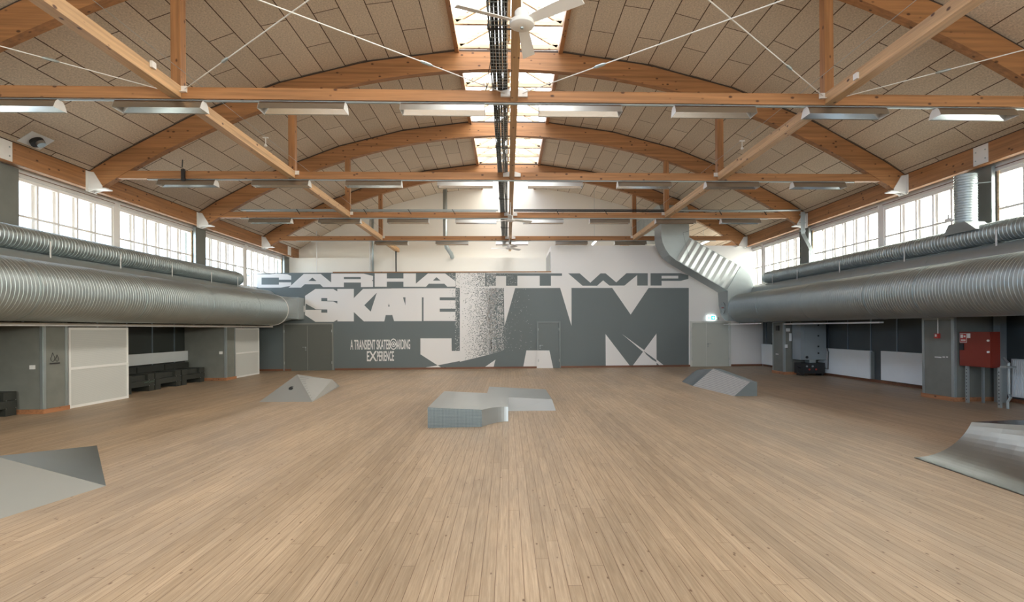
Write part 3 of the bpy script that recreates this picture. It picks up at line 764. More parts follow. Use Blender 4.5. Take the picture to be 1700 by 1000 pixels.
m = MB(); m.prism([c0 + ud * a + yv * b_ for a, b_ in ((-.2, -.3), (.2, -.3), (.2, .3), (-.2, .3))], nd * .012); m.build('base_plate', RADW, t)
n = 20
def cyl(m, c, r0, r1, h0, h1): m.loft([[c + nd * h + (ud * cos(2 * pi * j / n) + yv * sin(2 * pi * j / n)) * r for j in range(n)] for h, r in ((h0, r0), (h1, r1))])
m = MB(); cyl(m, c0, .14, .14, .012, .09); m.build('housing', BLACK, t)
m = MB(); cyl(m, c0 + ud * .05, .09, .085, .09, .16); m.build('lamp_head', STEEL, t)

# ------------------------------------------------------------------ lower pillars
def pillar(nm, xf, xb_, ya, yb, label):
    sg = -1 if xf < 0 else 1; cxp = (xf + xb_) / 2
    t = thing('concrete_pillar', (cxp, (ya + yb) / 2, 0), label, 'pillar')
    MB().box(min(xf, xb_), max(xf, xb_), ya, yb, 0, 2.08).build('shaft', CONC, t)
    for yy in (ya, yb - .07):
        MB().box(min(xf, xf - sg * .012), max(xf, xf - sg * .012), yy, yy + .07, .09, 2.08).build('corner_angle', GALVD, t)
    MB().box(min(xf, xf - sg * .012), max(xf, xf - sg * .012), ya + .07, yb - .07, 2.0, 2.08).build('top_band', GALVD, t)
    MB().box(min(xf, xf + sg * .06), max(xf, xf + sg * .06), ya - .012, ya, .09, 2.08).build('corner_angle', GALVD, t)
    m = MB(); m.box(min(xf - sg * .03, xf), max(xf - sg * .03, xf), ya - .03, yb + .03, 0, .1); m.box(min(xf, xb_), max(xf, xb_), ya - .03, ya, 0, .1)
    m.build('skirting', wood('red_pine', 'y', (.38, .17, .08)) if 'red_pine' not in bpy.data.materials else bpy.data.materials['red_pine'], t)
    return t
pillar('l', -10.52, -12, 12.72, 13.4, 'concrete pillar with steel edges left of the nearer white screen')
pillar('l', -10.50, -12, 20.66, 21.36, 'farther concrete pillar on the left wall beside the second white screen')
pillar('l', -10.52, -12, 4.8, 5.5, 'concrete pillar on the left wall beside the camera')
pr1 = pillar('r', 10.84, 12.1, 12.75, 13.75, 'concrete pillar on the right wall next to the red cabinet')
pr2 = pillar('r', 10.7, 12.1, 20.6, 21.5, 'farther concrete pillar on the right wall beside the grey unit')
pillar('r', 10.84, 12.1, 4.8, 5.5, 'concrete pillar on the right wall beside the camera')
# small fittings on pillars
def wallbox(name, lab, cat, x, y, z, sx, sy, sz, mt):
    return MB().box(x - sx / 2, x + sx / 2, y - sy / 2, y + sy / 2, z - sz / 2, z + sz / 2).build(name, mt, label=lab, cat=cat)
p = atY(54, 610, 12.7); wallbox('light_switch', 'square white switch on the side of the nearer left pillar', 'switch', p.x, 12.695, p.z, .09, .05, .09, WHITE)
p = atY(367, 586, 20.64); wallbox('light_switch', 'square white switch on the side of the farther left pillar', 'switch', p.x, 20.63, p.z, .1, .05, .1, WHITE)
p = atY(1308, 548, 20.58); wallbox('light_switch', 'upper white control box on the farther right pillar', 'switch', p.x, 20.57, p.z, .13, .05, .12, WHITE)
p = atY(1312, 560, 20.58); wallbox('cable_box', 'tall grey control box on the farther right pillar', 'switch', p.x, 20.57, p.z, .08, .05, .3, RADW)
p = atY(1305, 575, 20.58); wallbox('light_switch', 'lower white switch on the farther right pillar', 'switch', p.x, 20.57, p.z, .09, .04, .13, WHITE)
p = atX(1292, 545, 10.69); wallbox('alarm_siren', 'small black siren high on the farther right pillar', 'alarm', 10.66, p.y, p.z, .06, .18, .2, BLACK)
# alarm button and its conduit on the nearer right pillar
p = atX(1559, 558, 10.84)
t = thing('alarm_button', (10.80, p.y, p.z), 'red fire alarm button with a white conduit on the nearer right pillar', 'alarm')
MB().box(10.76, 10.825, p.y - .06, p.y + .06, p.z - .06, p.z + .06).build('housing', REDS, t)
MB().box(10.755, 10.76, p.y - .02, p.y + .03, p.z - .02, p.z + .04).build('label', WHITE, t)
MB().tube([(10.81, p.y, p.z + .06), (10.81, p.y, 2.3)], .012, 8).build('conduit', WHITE, t)
m = MB()
for px0, px1 in ((1552, 1563), (1565, 1569), (1571, 1574)):
    a = atX(px0, 593, 10.83); b_ = atX(px1, 594, 10.83); m.box(10.824, 10.828, min(a.y, b_.y), max(a.y, b_.y), a.z - .012, a.z + .012)
m.build('paint_mark', WHITE, pr1, label='white paint mark')
m = MB(); a = atX(1290, 588, 10.69); m.box(10.684, 10.688, a.y - .12, a.y + .1, a.z - .02, a.z + .012); m.build('paint_mark', WHITE, pr2, label='white paint mark')
# painted flame symbol on the nearer left pillar
m = MB(); a = atX(91, 595, -10.5)
for dy, s_ in ((-.05, 1.), (.07, .75)):
    pts = [(0, 0), (.05, .03), (.06, .09), (.03, .15), (.0, .21), (-.02, .14), (-.05, .09), (-.045, .03)]
    P_ = [(-10.506, a.y + dy + u * s_, a.z - .08 + v * s_) for u, v in pts]
    for i in range(len(P_)): m.bar(P_[i], P_[(i + 1) % len(P_)], .004, .008)
m.bar((-10.506, a.y - .13, a.z - .12), (-10.506, a.y + .15, a.z - .12), .004, .03)
lp = [o for o in COL.objects if o.name.startswith('concrete_pillar')][0]
m.build('stencil_mark', BLACK, lp, label='black stencilled flame mark')

# ------------------------------------------------------------------ white screens on the left
for (ya, yb, xs, lab) in ((13.5, 15.55, -10.56, 'large white-framed ribbed screen panel standing beside the nearer left pillar'), (21.55, 23.6, -10.6, 'farther white-framed ribbed screen panel near the dark double door')):
    t = thing('screen_panel', (xs, (ya + yb) / 2, 0), lab, 'screen')
    m = MB(); zt_ = 1.96
    m.box(xs - .04, xs, ya, ya + .06, .0, zt_); m.box(xs - .04, xs, yb - .06, yb, .0, zt_)
    m.box(xs - .04, xs, ya + .06, yb - .06, 0, .06); m.box(xs - .04, xs, ya + .06, yb - .06, zt_ - .06, zt_)
    m.build('frame', WHITE, t)
    MB().box(xs - .04, xs, ya + .06, yb - .06, .93, .99).build('crossbar', WHITE, t)
    MB().box(xs - .03, xs - .015, ya + .06, yb - .06, .06, zt_ - .06).build('ribbed_sheet', POLY, t)
MB().box(-10.46, -10.36, Y0 + .5, 24.4, 1.985, 2.055).build('lighting_trunk', BRACK, label='long pale metal trunking under the left duct', cat='trunking')
for xa_, xb_, ya_, yb_, z0_, z1_, lb in ((10.5, 10.62, 14.9, 20.2, 1.93, 1.975, 'bright white linear trunking under the right duct'), (9.95, 10.1, 21.2, 24.6, 1.97, 2.0, 'far white trunking under the right duct near the grey double door')):
    lt = thing('lighting_trunk', ((xa_ + xb_) / 2, (ya_ + yb_) / 2, z0_), lb, 'trunking')
    MB().box(xa_, xb_, ya_, yb_, z0_, z1_).build('trunk', WHITE, lt)
    for yy in (ya_ + .4, yb_ - (.4 if yb_ < 22 else 1.6)): MB().box(xa_ + .04, xa_ + .06, yy, yy + .02, z1_, 2.12).build('hanger', GALV, lt)

# ------------------------------------------------------------------ black pallet benches on the left
def bench(ya, yb, label, xf=-11.1, tall=.72):
    t = thing('pallet_bench', (xf - .4, (ya + yb) / 2, 0), label, 'bench', 'black pallet benches along the left wall')
    L = yb - ya; bw = .26
    for yy in (ya, (ya + yb) / 2 - bw / 2, yb - bw):
        if abs(yy - ((ya + yb) / 2 - bw / 2)) < .01: continue
        MB().box(xf - .78, xf, yy, yy + bw, 0, .17).build('foot_block', BLACKP, t)
    MB().box(xf - .78, xf + .01, ya, yb, .17, .34).build('lower_beam', BLACKP, t)
    for yy in (ya, yb - bw * 1.2):
        MB().box(xf - .78, xf, yy, yy + bw * 1.2, .345, .53).build('upper_block', BLACKP, t)
    MB().box(xf - .78, xf - .08, ya + bw * 1.2, yb - bw * 1.2, .345, .50).build('cushion', BLACKP, t)
    MB().box(xf - .8, xf - .55, ya, yb, .53, tall).build('back_board', BLACKP, t)
    m = MB()
    for yy in (yb - .03, yb - bw): 
        for z in (.17, .345): m.tube([(xf + .01, yy, z), (xf + .018, yy, z)], .01, 6)
    m.build('bolt', STEEL, t)
    return t
bench(11.5, 12.62, 'black pallet bench nearest the camera, left of the nearer pillar', -11.02, .56)
bench(15.62, 16.15, 'short black pallet bench right beside the nearer white screen', -11.1, .6)
b1 = bench(16.2, 17.5, 'black pallet bench with faint green scribbles, second along the wall')
bench(17.55, 18.88, 'black pallet bench in the middle under the white radiator')
bench(18.95, 20.3, 'black pallet bench next to the farther left pillar')
m = MB(); a = atX(248, 634, -11.08)
random.seed(3)
for i in range(7):
    y_ = a.y - .22 + i * .07; m.bar((-11.085, y_, a.z - .03 + random.random() * .02), (-11.085, y_ + .05, a.z + .03 - random.random() * .05), .004, .012)
m.build('green_scribble', plain('green_chalk', (.12, .22, .16), .6), b1, label='faint green scribble')
# radiator behind the benches
def radiator(xa, xb_, ya, yb, z0, z1, label, fins=False, grp=None):
    t = thing('radiator', ((xa + xb_) / 2, (ya + yb) / 2, z0), label, 'radiator', grp)
    MB().box(xa, xb_, ya, yb, z0, z1).build('panel', RADW, t)
    sg = 1 if xa > 0 else -1
    m = MB()
    for yy in (ya - .06, ya - .14): m.box(xa + .02, xb_ - .02, yy, yy + .02, z0, z1 - .02)
    if label.startswith('long'): m.build('side_rail', GALVD, t)
    if fins:
        f = MB(); yy = ya + .03; xo = xa if sg > 0 else xb_
        while yy < yb - .03: f.box(xo - .012 if sg > 0 else xo, xo if sg > 0 else xo + .012, yy, yy + .02, z0 + .03, z1 - .03); yy += .05
        f.build('fins', RADW, t)
    return t
radiator(-11.98, -11.88, 15.7, 20.75, .76, 1.12, 'white wall radiator above the black pallet benches')
radiator(11.98, 12.08, 17.5, 20.5, .1, 1.03, 'long white radiator beside the grey unit on the right wall')
radiator(11.98, 12.08, 14.0, 16.95, .12, 1.05, 'white radiator directly left of the nearer right pillar')
radiator(11.98, 12.08, 22.2, 25.15, .1, 1.05, 'short-looking white radiator at the far right, beyond the farther pillar')
radiator(11.95, 12.08, 9.4, 12.4, .15, 1.05, 'ribbed white radiator at the right edge beyond the red cabinet', True)

# ------------------------------------------------------------------ grey unit with black equipment under it (right)
t = thing('ventilation_unit', (11.4, 20.2, .6), 'grey upright metal service unit mounted beside the farther right pillar', 'unit')
MB().box(10.98, 11.95, 19.9, 20.5, .6, 2.03).build('housing', GREYB, t)
MB().box(11.12, 11.95, 19.885, 19.9, .8, 2.0).build('door', GREYB, t)
MB().box(11.12, 11.95, 19.885, 19.9, .64, .78).build('lower_panel', GREYB, t)
for z in (1.9, 1.5, 1.1, .85): MB().box(11.62, 11.67, 19.87, 19.885, z - .03, z + .03).build('latch', BLACK, t)
MB().tube([(11.2, 19.86, .7), (11.2, 19.885, .7)], .05, 14).build('round_vent', BLACK, t)
t = thing('power_distributor', (11.4, 20.1, 0), 'low black power box with sockets and cables under the grey unit', 'equipment')
MB().box(11.0, 11.9, 19.9, 20.4, .08, .48).build('case', BLACK, t)
for xx in (11.05, 11.8): MB().box(xx, xx + .08, 19.95, 20.35, 0, .08).build('foot', BLACK, t)
for i, xx in enumerate((11.2, 11.3, 11.42, 11.55)):
    MB().tube([(xx, 19.9, .36 - .12 * (i % 2)), (xx, 19.87, .36 - .12 * (i % 2))], .035, 12).build('socket', REDS if i % 2 else GALVD, t)
MB().tube([(11.0, 20.0, .3), (10.86, 19.95, .35), (10.84, 19.9, .15), (10.95, 19.85, .04), (11.2, 19.8, .03)], .015, 6).build('cable', BLACK, t)
MB().tube([(11.9, 20.0, .3), (11.96, 19.8, .25), (11.95, 19.75, .9), (11.93, 19.8, 1.05)], .015, 6).build('cable', BLACK, t)
MB().box(11.35, 11.6, 19.98, 20.3, .48, .6).build('support', GALVD, t)
# items above the far radiator
t = thing('spray_bottle', (11.97, 24.0, 1.05), 'small dark object with a white label on the far right radiator', 'bottle')
MB().tube([(11.99, 24.0, 1.05), (11.99, 24.0, 1.12), (11.99, 24.0, 1.2)], [.1, .09, .04], 12).build('body', BLACK, t)
MB().bar((12.0, 23.95, 1.22), (11.98, 24.0, 1.55), .05, .1).build('label', WHITE, t)

# ------------------------------------------------------------------ red fire cabinet on steel legs
t = thing('fire_hose_cabinet', (11.0, 12.2, 0), 'red metal fire hose cabinet on steel legs by the nearer right pillar', 'cabinet')
ya, yb, z0, z1, xf = 11.84, 12.70, .88, 1.70, 10.95
MB().box(xf, xf + .2, ya, yb, z0, z1).build('body', RED, t)
d = MB().box(xf - .02, xf, ya + .01, yb - .01, z0 + .01, z1 - .01).build('door', RED, t)
a0_, a1_ = atX(1595, 578, xf - .02), atX(1591, 578, xf)
MB().box(xf - .035, xf - .02, yb - .14, yb - .03, 1.26, 1.42).build('handle', BLACK, d)
for z in (1.5, 1.24): MB().tube([(xf - .05, ya + .05, z), (xf - .02, ya + .05, z)], .025, 10).build('hinge_knob', WHITE, d)
sg_ = MB().box(xf - .024, xf - .02, yb - .22, yb - .02, 1.44, 1.66).build('sticker_border', WHITE, d)
MB().box(xf - .026, xf - .024, yb - .21, yb - .03, 1.45, 1.65).build('sticker', REDS, d)
MB().box(xf - .024, xf - .02, yb - .32, yb - .23, 1.55, 1.66).build('notice', WHITE, d)
m = MB(); m.box(xf - .028, xf - .026, yb - .12, yb - .05, 1.55, 1.63); m.box(xf - .028, xf - .026, yb - .19, yb - .14, 1.57, 1.61)
for i in range(4): m.box(xf - .028, xf - .026, yb - .19 + .035 * i, yb - .165 + .035 * i, 1.475, 1.515)
m.build('pictogram', WHITE, d)
for yy, xx, z1_ in ((12.52, 10.98, .88), (11.66, 10.98, .9)):
    m = MB(); m.box(xx, xx + .045, yy, yy + .07, 0, z1_); m.build('leg', GALVD, t)
    m = MB()
    z = .06
    while z < .8: m.box(xx - .002, xx, yy + .025, yy + .045, z, z + .03); z += .08
    m.build('punched_holes', BLACK, t)
MB().box(11.3, 11.34, 12.45, 12.5, 0, 1.0).build('leg', GALVD, t)
t = thing('water_pipe', (11.05, 11.55, 0), 'grey bent water pipe rising beside the red cabinet', 'pipe')
MB().tube([(11.05, 11.56, .0), (11.05, 11.56, .15), (11.08, 11.52, .25), (11.12, 11.60, .32), (11.12, 11.60, 1.0), (11.2, 11.8, 1.1)], .03, 8).build('pipe', GALVD, t)
MB().box(10.97, 11.2, 11.5, 11.66, .9, .94).build('clamp', GALVD, t)
MB().box(11.7, 11.86, 12.42, 12.6, 0, 2.3).build('steel_post', GALVD, label='galvanised steel post behind the red cabinet', cat='post')

# ------------------------------------------------------------------ doors in the partition
def px_box(name, mt, x0, y0, x1, y1, d0, d1, par, **k):
    a = atY(x0, y0, WALLY); b_ = atY(x1, y1, WALLY)
    return MB().box(min(a.x, b_.x), max(a.x, b_.x), WALLY - d1, WALLY - d0, max(0, min(a.z, b_.z)), max(a.z, b_.z)).build(name, mt, par, **k)
def door(n, mt, mframe, x0, x1, y0, ybot, splits, fw=3.0, handles=(), mlabel=None):
    D = thing('door_%d' % n, tuple(atY((x0 + x1) / 2, ybot, WALLY)), None, None); D['kind'] = 'structure'
    zb = 0.0
    def B(nm, a0, a1, t0, t1, d0, d1, mm, par=D):
        p0 = atY(a0, t0, WALLY); p1 = atY(a1, t1 if t1 else t0, WALLY)
        zl = 0.01 if t1 is None else p1.z
        return MB().box(min(p0.x, p1.x), max(p0.x, p1.x), WALLY - d1, WALLY - d0, min(p0.z, zl), max(p0.z, zl)).build(nm, mm, par)
    B('door_frame', x0, x0 + fw, y0, None, 0, .05, mframe); B('door_frame', x1 - fw, x1, y0, None, 0, .05, mframe)
    B('door_frame', x0 + fw, x1 - fw, y0, y0 + fw * .8, 0, .05, mframe)
    xs = [x0 + fw] + list(splits) + [x1 - fw]
    for i in range(len(xs) - 1): B('door_leaf', xs[i] + .25, xs[i + 1] - .25, y0 + fw * .9, None, 0, .02, mt)
    for xx in splits:
        p0 = atY(xx, y0 + 4, WALLY); MB().box(p0.x - .012, p0.x + .012, WALLY - .026, WALLY - .02, .01, p0.z).build('meeting_strip', mframe, D)
    for hx, hy, dr in handles:
        p = atY(hx, hy, WALLY)
        m = MB(); m.box(p.x - .02, p.x + .02, WALLY - .05, WALLY - .02, p.z - .05, p.z + .03); m.box(min(p.x, p.x + dr * .14), max(p.x, p.x + dr * .14), WALLY - .075, WALLY - .055, p.z, p.z + .02); m.tube([(p.x, WALLY - .02, p.z - .12), (p.x, WALLY - .035, p.z - .12)], .025, 10)
        m.build('door_handle', GALVD, D)
    m = MB()
    for xx in (x0 + fw, x1 - fw):
        for yy in (.3, 1.75):
            p = atY(xx, 560, WALLY); m.tube([(p.x, WALLY - .055, yy), (p.x, WALLY - .055, yy + .12)], .012, 8)
    m.build('hinge', STEEL, D)
    return D
FR1 = plain('dark_door_frame', (.26, .27, .25), .5)
door(1, DGREY, FR1, 470.5, 553.5, 537, 616, [510.5], 2.2, [(508, 577, -1)])
DG = plain('mural_door_grey', (.150, .176, .180), .5, 0, .05)
D2 = door(2, DG, plain('mural_door_frame', (.21, .24, .24), .5), 891, 930.5, 534, 612, [], 2.6, [(896.5, 574, 1)])
door(3, GDOOR, plain('pale_door_frame', (.70, .71, .67), .5), 1145, 1212.5, 533.5, 609, [1172.3], 3.2, [(1175, 571, 1)])
m = MB()
for a, b_ in ((-12, -9.9), (-7.93, 1.4), (2.4, 8.6), (10.55, 12.05)): m.box(a, b_, WALLY - .035, WALLY - (.0), 0, .09)
m.build('baseboard_back', TRIMW, kind='structure')

# ------------------------------------------------------------------ lettering painted on the partition
def poly_on(m, pts, d):
    m.prism([tuple(Vector((atY(x, y, WALLY).x, WALLY - d, atY(x, y, WALLY).z))) for x, y in pts], (0, .0012, 0))
def r1(l): return [(410 + x / 7.083, 440 + y / 7.083) for x, y in l]
def r2(l): return [(610 + x / 7.083, 440 + y / 7.083) for x, y in l]
def r3(l): return [(800 + x / 7.083, 440 + y / 7.083) for x, y in l]
def r4(l): return [(990 + x / 7.083, 440 + y / 7.083) for x, y in l]
def r5(l): return [(560 + x / 7.083, 530 + y / 7.083) for x, y in l]
def r6(l): return [(760 + x / 8.5, 520 + y / 8.5) for x, y in l]
def r7(l): return [(960 + x / 8.5, 520 + y / 8.5) for x, y in l]
G0 = MB()
poly_on(G0, [(398, 457), (458, 453.2), (756.5, 452.5), (756.5, 478), (763.3, 478), (763.3, 613.4), (398, 617.5)], .002)          # left field
poly_on(G0, [(836, 478), (855, 478.6), (929.9, 478.3), (948.8, 541.5), (948.8, 478.3), (1016.3, 478.3), (1047, 522.6), (1076.8, 478.3), (1143.5, 478.3), (1143.5, 609.4), (860, 612.2), (800, 612.8), (800, 592), (836, 582)], .002)
poly_on(G0, [(763.3, 601), (800, 592), (800, 612.8), (763.3, 613.4)], .002)
# letters T T W I P of the upper line, grey on white
poly_on(G0, r3([(150, 100), (942, 100), (942, 128), (812, 128), (812, 246), (680, 246), (680, 128), (418, 128), (418, 246), (285, 246), (285, 130), (150, 130)]), .002)
poly_on(G0, r3([(1015, 100), (1150, 100), (1275, 210), (1395, 100), (1455, 100), (1580, 206), (1700, 98), (1795, 98), (1795, 246), (1820, 246), (1820, 98)])[:7] + r4([(362, 98), (605, 98), (605, 244), (480, 244), (480, 120), (330, 244), (155, 244), (80, 182), (10, 244)]) + r3([(1362, 246), (1185, 246)]), .002)
poly_on(G0, r4([(637, 98), (990, 98), (1083, 122), (1083, 165), (990, 188), (767, 188), (767, 244), (637, 244)]), .002)
G0.build('mural_grey_field', MGREY, PART, label='grey painted background')
W = MB()
# gap triangles (white) around A inside the grey field, then J foot etc.
poly_on(W, [(836.5, 477.5), (855.5, 477.5), (837.5, 541.5)], .0036)
poly_on(W, r6([(968, 527), (1292, 527), (1345, 782), (923, 762)]), .0036)
poly_on(W, r7([(385, 297), (730, 747), (388, 747)]), .0036)
poly_on(W, r7([(1103, 290), (1105, 747), (765, 747)]), .0036)
poly_on(W, r7([(618, 297), (780, 415), (925, 520), (1105, 655), (1215, 745), (1150, 745), (1105, 700), (1040, 640), (905, 540), (845, 490), (770, 425)]), .0048)
poly_on(W, r5([(977, 227), (1343, 227), (1345, 375), (1440, 375), (1440, 493), (1180, 545), (977, 415)]), .0036)
poly_on(W, r5([(990, 577), (1180, 545), (1235, 577)]), .0036)
poly_on(W, r6([(370, 770), (532, 658), (503, 768)]), .0036)
# C
poly_on(W, [(404, 457.5), (413.5, 459.5), (425, 455.5), (448, 455.8), (458.7, 454.5), (477, 455.5), (483.4, 458.4), (483.4, 464.7), (463, 464.7), (463, 461.2), (434.3, 461.2), (434.3, 472.8), (463, 472.8), (463, 469), (483.4, 469), (483.4, 474.6), (466.5, 477.8), (430, 478), (413.5, 473.2), (404, 476)], .0036)
# A R
poly_on(W, r1([(490, 268), (668, 107), (868, 107), (990, 207), (990, 103), (1370, 103), (1482, 130), (1482, 175), (1470, 185), (1482, 192), (1482, 260), (1340, 262), (1340, 208), (1140, 208), (1140, 262), (895, 262), (860, 228), (680, 228), (635, 268)]), .0036)
# H A
poly_on(W, r2([(85, 100), (228, 100), (228, 160), (423, 160), (423, 100), (570, 100), (570, 220), (712, 100), (912, 100), (1035, 192), (1035, 256), (940, 258), (905, 222), (722, 222), (688, 258), (423, 258), (423, 198), (228, 198), (228, 258), (85, 258)]), .0036)
# S K
poly_on(W, r1([(683, 365), (805, 283), (1015, 283), (1063, 312), (1063, 283), (1257, 283), (1257, 390), (1365, 283), (1700, 278), (1700, 590), (1632, 590), (1615, 665), (1375, 665), (1257, 555), (1257, 665), (1063, 665), (1063, 645), (1020, 670), (805, 670), (683, 590)]), .0036)
# A T
poly_on(W, r2([(283, 277), (640, 275), (640, 662), (313, 662), (292, 588), (283, 588)]), .0036)
poly_on(W, r2([(640, 275), (1035, 275), (1035, 382), (850, 382), (850, 417), (1035, 417), (1035, 515), (850, 515), (850, 552), (1035, 552), (1035, 660), (660, 660), (660, 382), (640, 382)]), .0036)
# J stem
poly_on(W, [(763.3, 453), (805.5, 453), (805.5, 478.6), (812, 478.6), (812, 589), (763.3, 600)], .0036)
W.build('mural_white_lettering', MWHITE, PART, label='white block lettering')
G2 = MB()
for L_, f in (([(722, 190), (770, 150), (818, 190)], r1), ([(1140, 142), (1338, 142), (1338, 167), (1140, 167)], r1), ([(770, 185), (812, 145), (860, 185)], r2),
              ([(875, 390), (945, 390), (945, 422), (1015, 424), (1063, 425), (1063, 455), (1015, 430), (945, 428), (875, 427)], r1),
              ([(690, 455), (810, 522), (875, 524), (945, 525), (945, 562), (875, 562), (875, 530), (690, 530)], r1),
              ([(1380, 475), (1527, 328), (1455, 550)], r1), ([(243, 490), (253, 455), (263, 490)], r2), ([(418, 382), (447, 382), (447, 477)], r2),
              ([(920, 533), (1100, 665), (1103, 692), (1040, 655), (960, 585)], r7), ([(1107, 712), (1140, 745), (1107, 745)], r7)):
    poly_on(G2, f(L_), .0052)
# white counter inside the P
G2.build('mural_grey_counters', MGREY, PART, label='grey letter counters')
W2 = MB(); poly_on(W2, r4([(767, 128), (963, 128), (963, 160), (767, 160)]), .0052)
# dissolving specks
G3 = MB(); random.seed(11)
def speck(m, x, y, s_, d):
    a = random.random() * 1.5; r = s_ * random.uniform(.6, 1.25)
    q = [atY(x + r * cos(a + k * pi / 2) * random.uniform(.7, 1.2), y + r * sin(a + k * pi / 2) * random.uniform(.7, 1.2), WALLY) for k in range(4)]
    m.face([(p.x, WALLY - d, p.z) for p in q])
def inside_white(x, y):      # white areas of that zone
    if y < 453 or y > 600: return False
    if x < 763.3: return False
    return y < 591 - (x - 800) * .25
for i in range(7500):        # grey specks on the white stem, denser to the right
    x = 763.5 + 48 * random.random(); y = random.uniform(453.5, 598)
    if x > 805 and not y > 590: pass
    if 476 < y < 478.5 or not inside_white(x, y): continue
    if random.random() < ((x - 762) / 50) ** 1.7: speck(G3, x, y, .62, .0054)
# grey field between x 800 and 836 with white specks thinning to the right
poly_on(G3, [(812, 478.6), (836.2, 478.6), (836.2, 582), (812, 588)], .0048)
poly_on(G3, [(805.5, 454), (823, 454), (823, 475), (805.5, 475)], .0042)
for i in range(2600):
    x = 808 + 28 * random.random() ** 1.5; y = random.uniform(454, 590 - (x - 800) * .25)
    if 474.5 < y < 479: continue
    if y < 475 and (x < 805 or x > 823): continue
    speck(W2, x, y, .66, .0056)
for i in range(420):
    x = 811 + 12 * random.random() ** 1.3; y = random.uniform(479, 586)
    speck(W2, x, y, .95, .0056)
for i in range(240):
    x = 838 + 45 * random.random() ** 2.6; y = random.uniform(480, 584)
    if x < 856 - (y - 478) * .29: continue
    speck(W2, x, y, .42, .0056)
for i in range(150): speck(W2, 823 + 38 * random.random() ** 1.5, random.uniform(454.5, 474), .4, .0056)
for i in range(230):         # along the right end of the E and the A
    x = 756 + 7 * random.random() ** 1.4; y = random.uniform(478, 585) if i % 2 else random.uniform(478, 545)
    speck(W2, x, y, .5, .0056)
for i in range(90): speck(G3, 744 + 12 * random.random() ** .5, random.uniform(479, 532), .4, .0056)
for i in range(60): speck(W2, 744 + 12 * random.random() ** .5, random.uniform(454, 466), .4, .0056)
for i in range(150): speck(G3, 756 + 44 * random.random(), random.uniform(453, 478), .55, .0056)
W2.build('mural_white_specks', MWHITE, PART, label='white dissolving specks', kind='stuff')
G3.build('mural_grey_specks', MGREY, PART, label='grey dissolving specks', kind='stuff')
# white painted patch continuing over the door
m = MB(); poly_on(m, r6([(968, 527), (1292, 527), (1345, 782), (1000, 780)])[0:4], .052)
a = [(891, 582), (912, 582), (918.2, 611.5), (891, 611.5)]
m = MB(); poly_on(m, a, .0515); m.build('painted_patch', MWHITE, D2, label='white painted patch')

def text_mesh(txt, px0, py0, px1, py1, name, depth=.003, mt=None, par=None, plane='Y', d=.004):
    cu = bpy.data.curves.new('t', 'FONT'); cu.body = txt; cu.offset = .018; cu.extrude = 0
    ob = bpy.data.objects.new('t', cu); COL.objects.link(ob)
    bpy.context.view_layer.update()
    me = bpy.data.meshes.new_from_object(ob.evaluated_get(bpy.context.evaluated_depsgraph_get()))
    bpy.data.objects.remove(ob)
    xs = [v.co.x for v in me.vertices]; ys = [v.co.y for v in me.vertices]
    a, b_ = min(xs), max(xs); c_, e_ = min(ys), max(ys)
    P0, P1 = atY(px0, py0, WALLY), atY(px1, py1, WALLY); o = ORG[par.name]
    for v in me.vertices:
        u = (v.co.x - a) / (b_ - a); q = (v.co.y - c_) / (e_ - c_)
        v.co = Vector((P0.x + (P1.x - P0.x) * u, WALLY - d, P1.z + (P0.z - P1.z) * q)) - o
    me.materials.clear(); me.materials.append(mt)
    oo = bpy.data.objects.new(name, me); COL.objects.link(oo); oo.parent = par; return oo
def bold(txt, x0, y0, x1, y1):
    w_ = .35
    text_mesh(txt, x0, y0, x1, y1, 'mural_small_lettering', mt=MWHITE, par=PART)
bold('A TRANSIENT SKATEB', 581.5, 564.5, 648, 580.5); bold('ARDING', 658.5, 563.8, 681, 580.2)
bold('E', 609, 583.5, 613.2, 600); bold('X', 612.2, 583.2, 626, 600); bold('PERIENCE', 626, 583.3, 654, 599.8)
m = MB(); n = 28; c_ = atY(653.3, 571.7, WALLY)
def ringp(m, ro, ri, rx, d):
    for j in range(n):
        a, b_ = 2 * pi * j / n, 2 * pi * (j + 1) / n
        m.face([(c_.x + q * rx * cos(t_), WALLY - d, c_.z + q * sin(t_)) for q, t_ in ((ro, a), (ro, b_), (ri, b_), (ri, a))])
ringp(m, .26, .21, .62, .005)
eye = [(-.2, 0), (-.1, .1), (0, .135), (.1, .1), (.2, 0), (.1, -.1), (0, -.135), (-.1, -.1)]
m.prism([(c_.x + a, WALLY - .005, c_.z + b_) for a, b_ in [(q[0] * .62, q[1] * 1.0) for q in eye]], (0, .001, 0)); m.build('mural_eye', MWHITE, PART, label='white eye symbol')
m = MB(); ringp(m, .09, .05, .8, .0065); m.build('mural_eye_pupil', MGREY, PART)

# exit sign and its box
p = atY(1180, 528, WALLY)
t = thing('exit_sign', (p.x, WALLY - .05, p.z - .12), 'green and white illuminated emergency exit sign above the grey double door', 'sign')
MB().box(p.x - .2, p.x + .2, WALLY - .08, WALLY, p.z - .11, p.z + .11).build('housing', EXITW, t)
MB().box(p.x - .02, p.x + .18, WALLY - .084, WALLY - .08, p.z - .09, p.z + .09).build('pictogram_field', EXITG, t)
m = MB(); m.box(p.x + .03, p.x + .13, WALLY - .088, WALLY - .084, p.z - .015, p.z + .015); m.prism([(p.x + .09, WALLY - .088, p.z - .06), (p.x + .15, WALLY - .088, p.z), (p.x + .09, WALLY - .088, p.z + .06)], (0, .004, 0))
m.build('arrow', EXITW, t)
m = MB(); m.box(p.x - .16, p.x - .12, WALLY - .084, WALLY - .08, p.z - .07, p.z + .07); m.box(p.x - .1, p.x - .06, WALLY - .084, WALLY - .08, p.z - .05, p.z + .03); m.build('running_figure', EXITG, t)
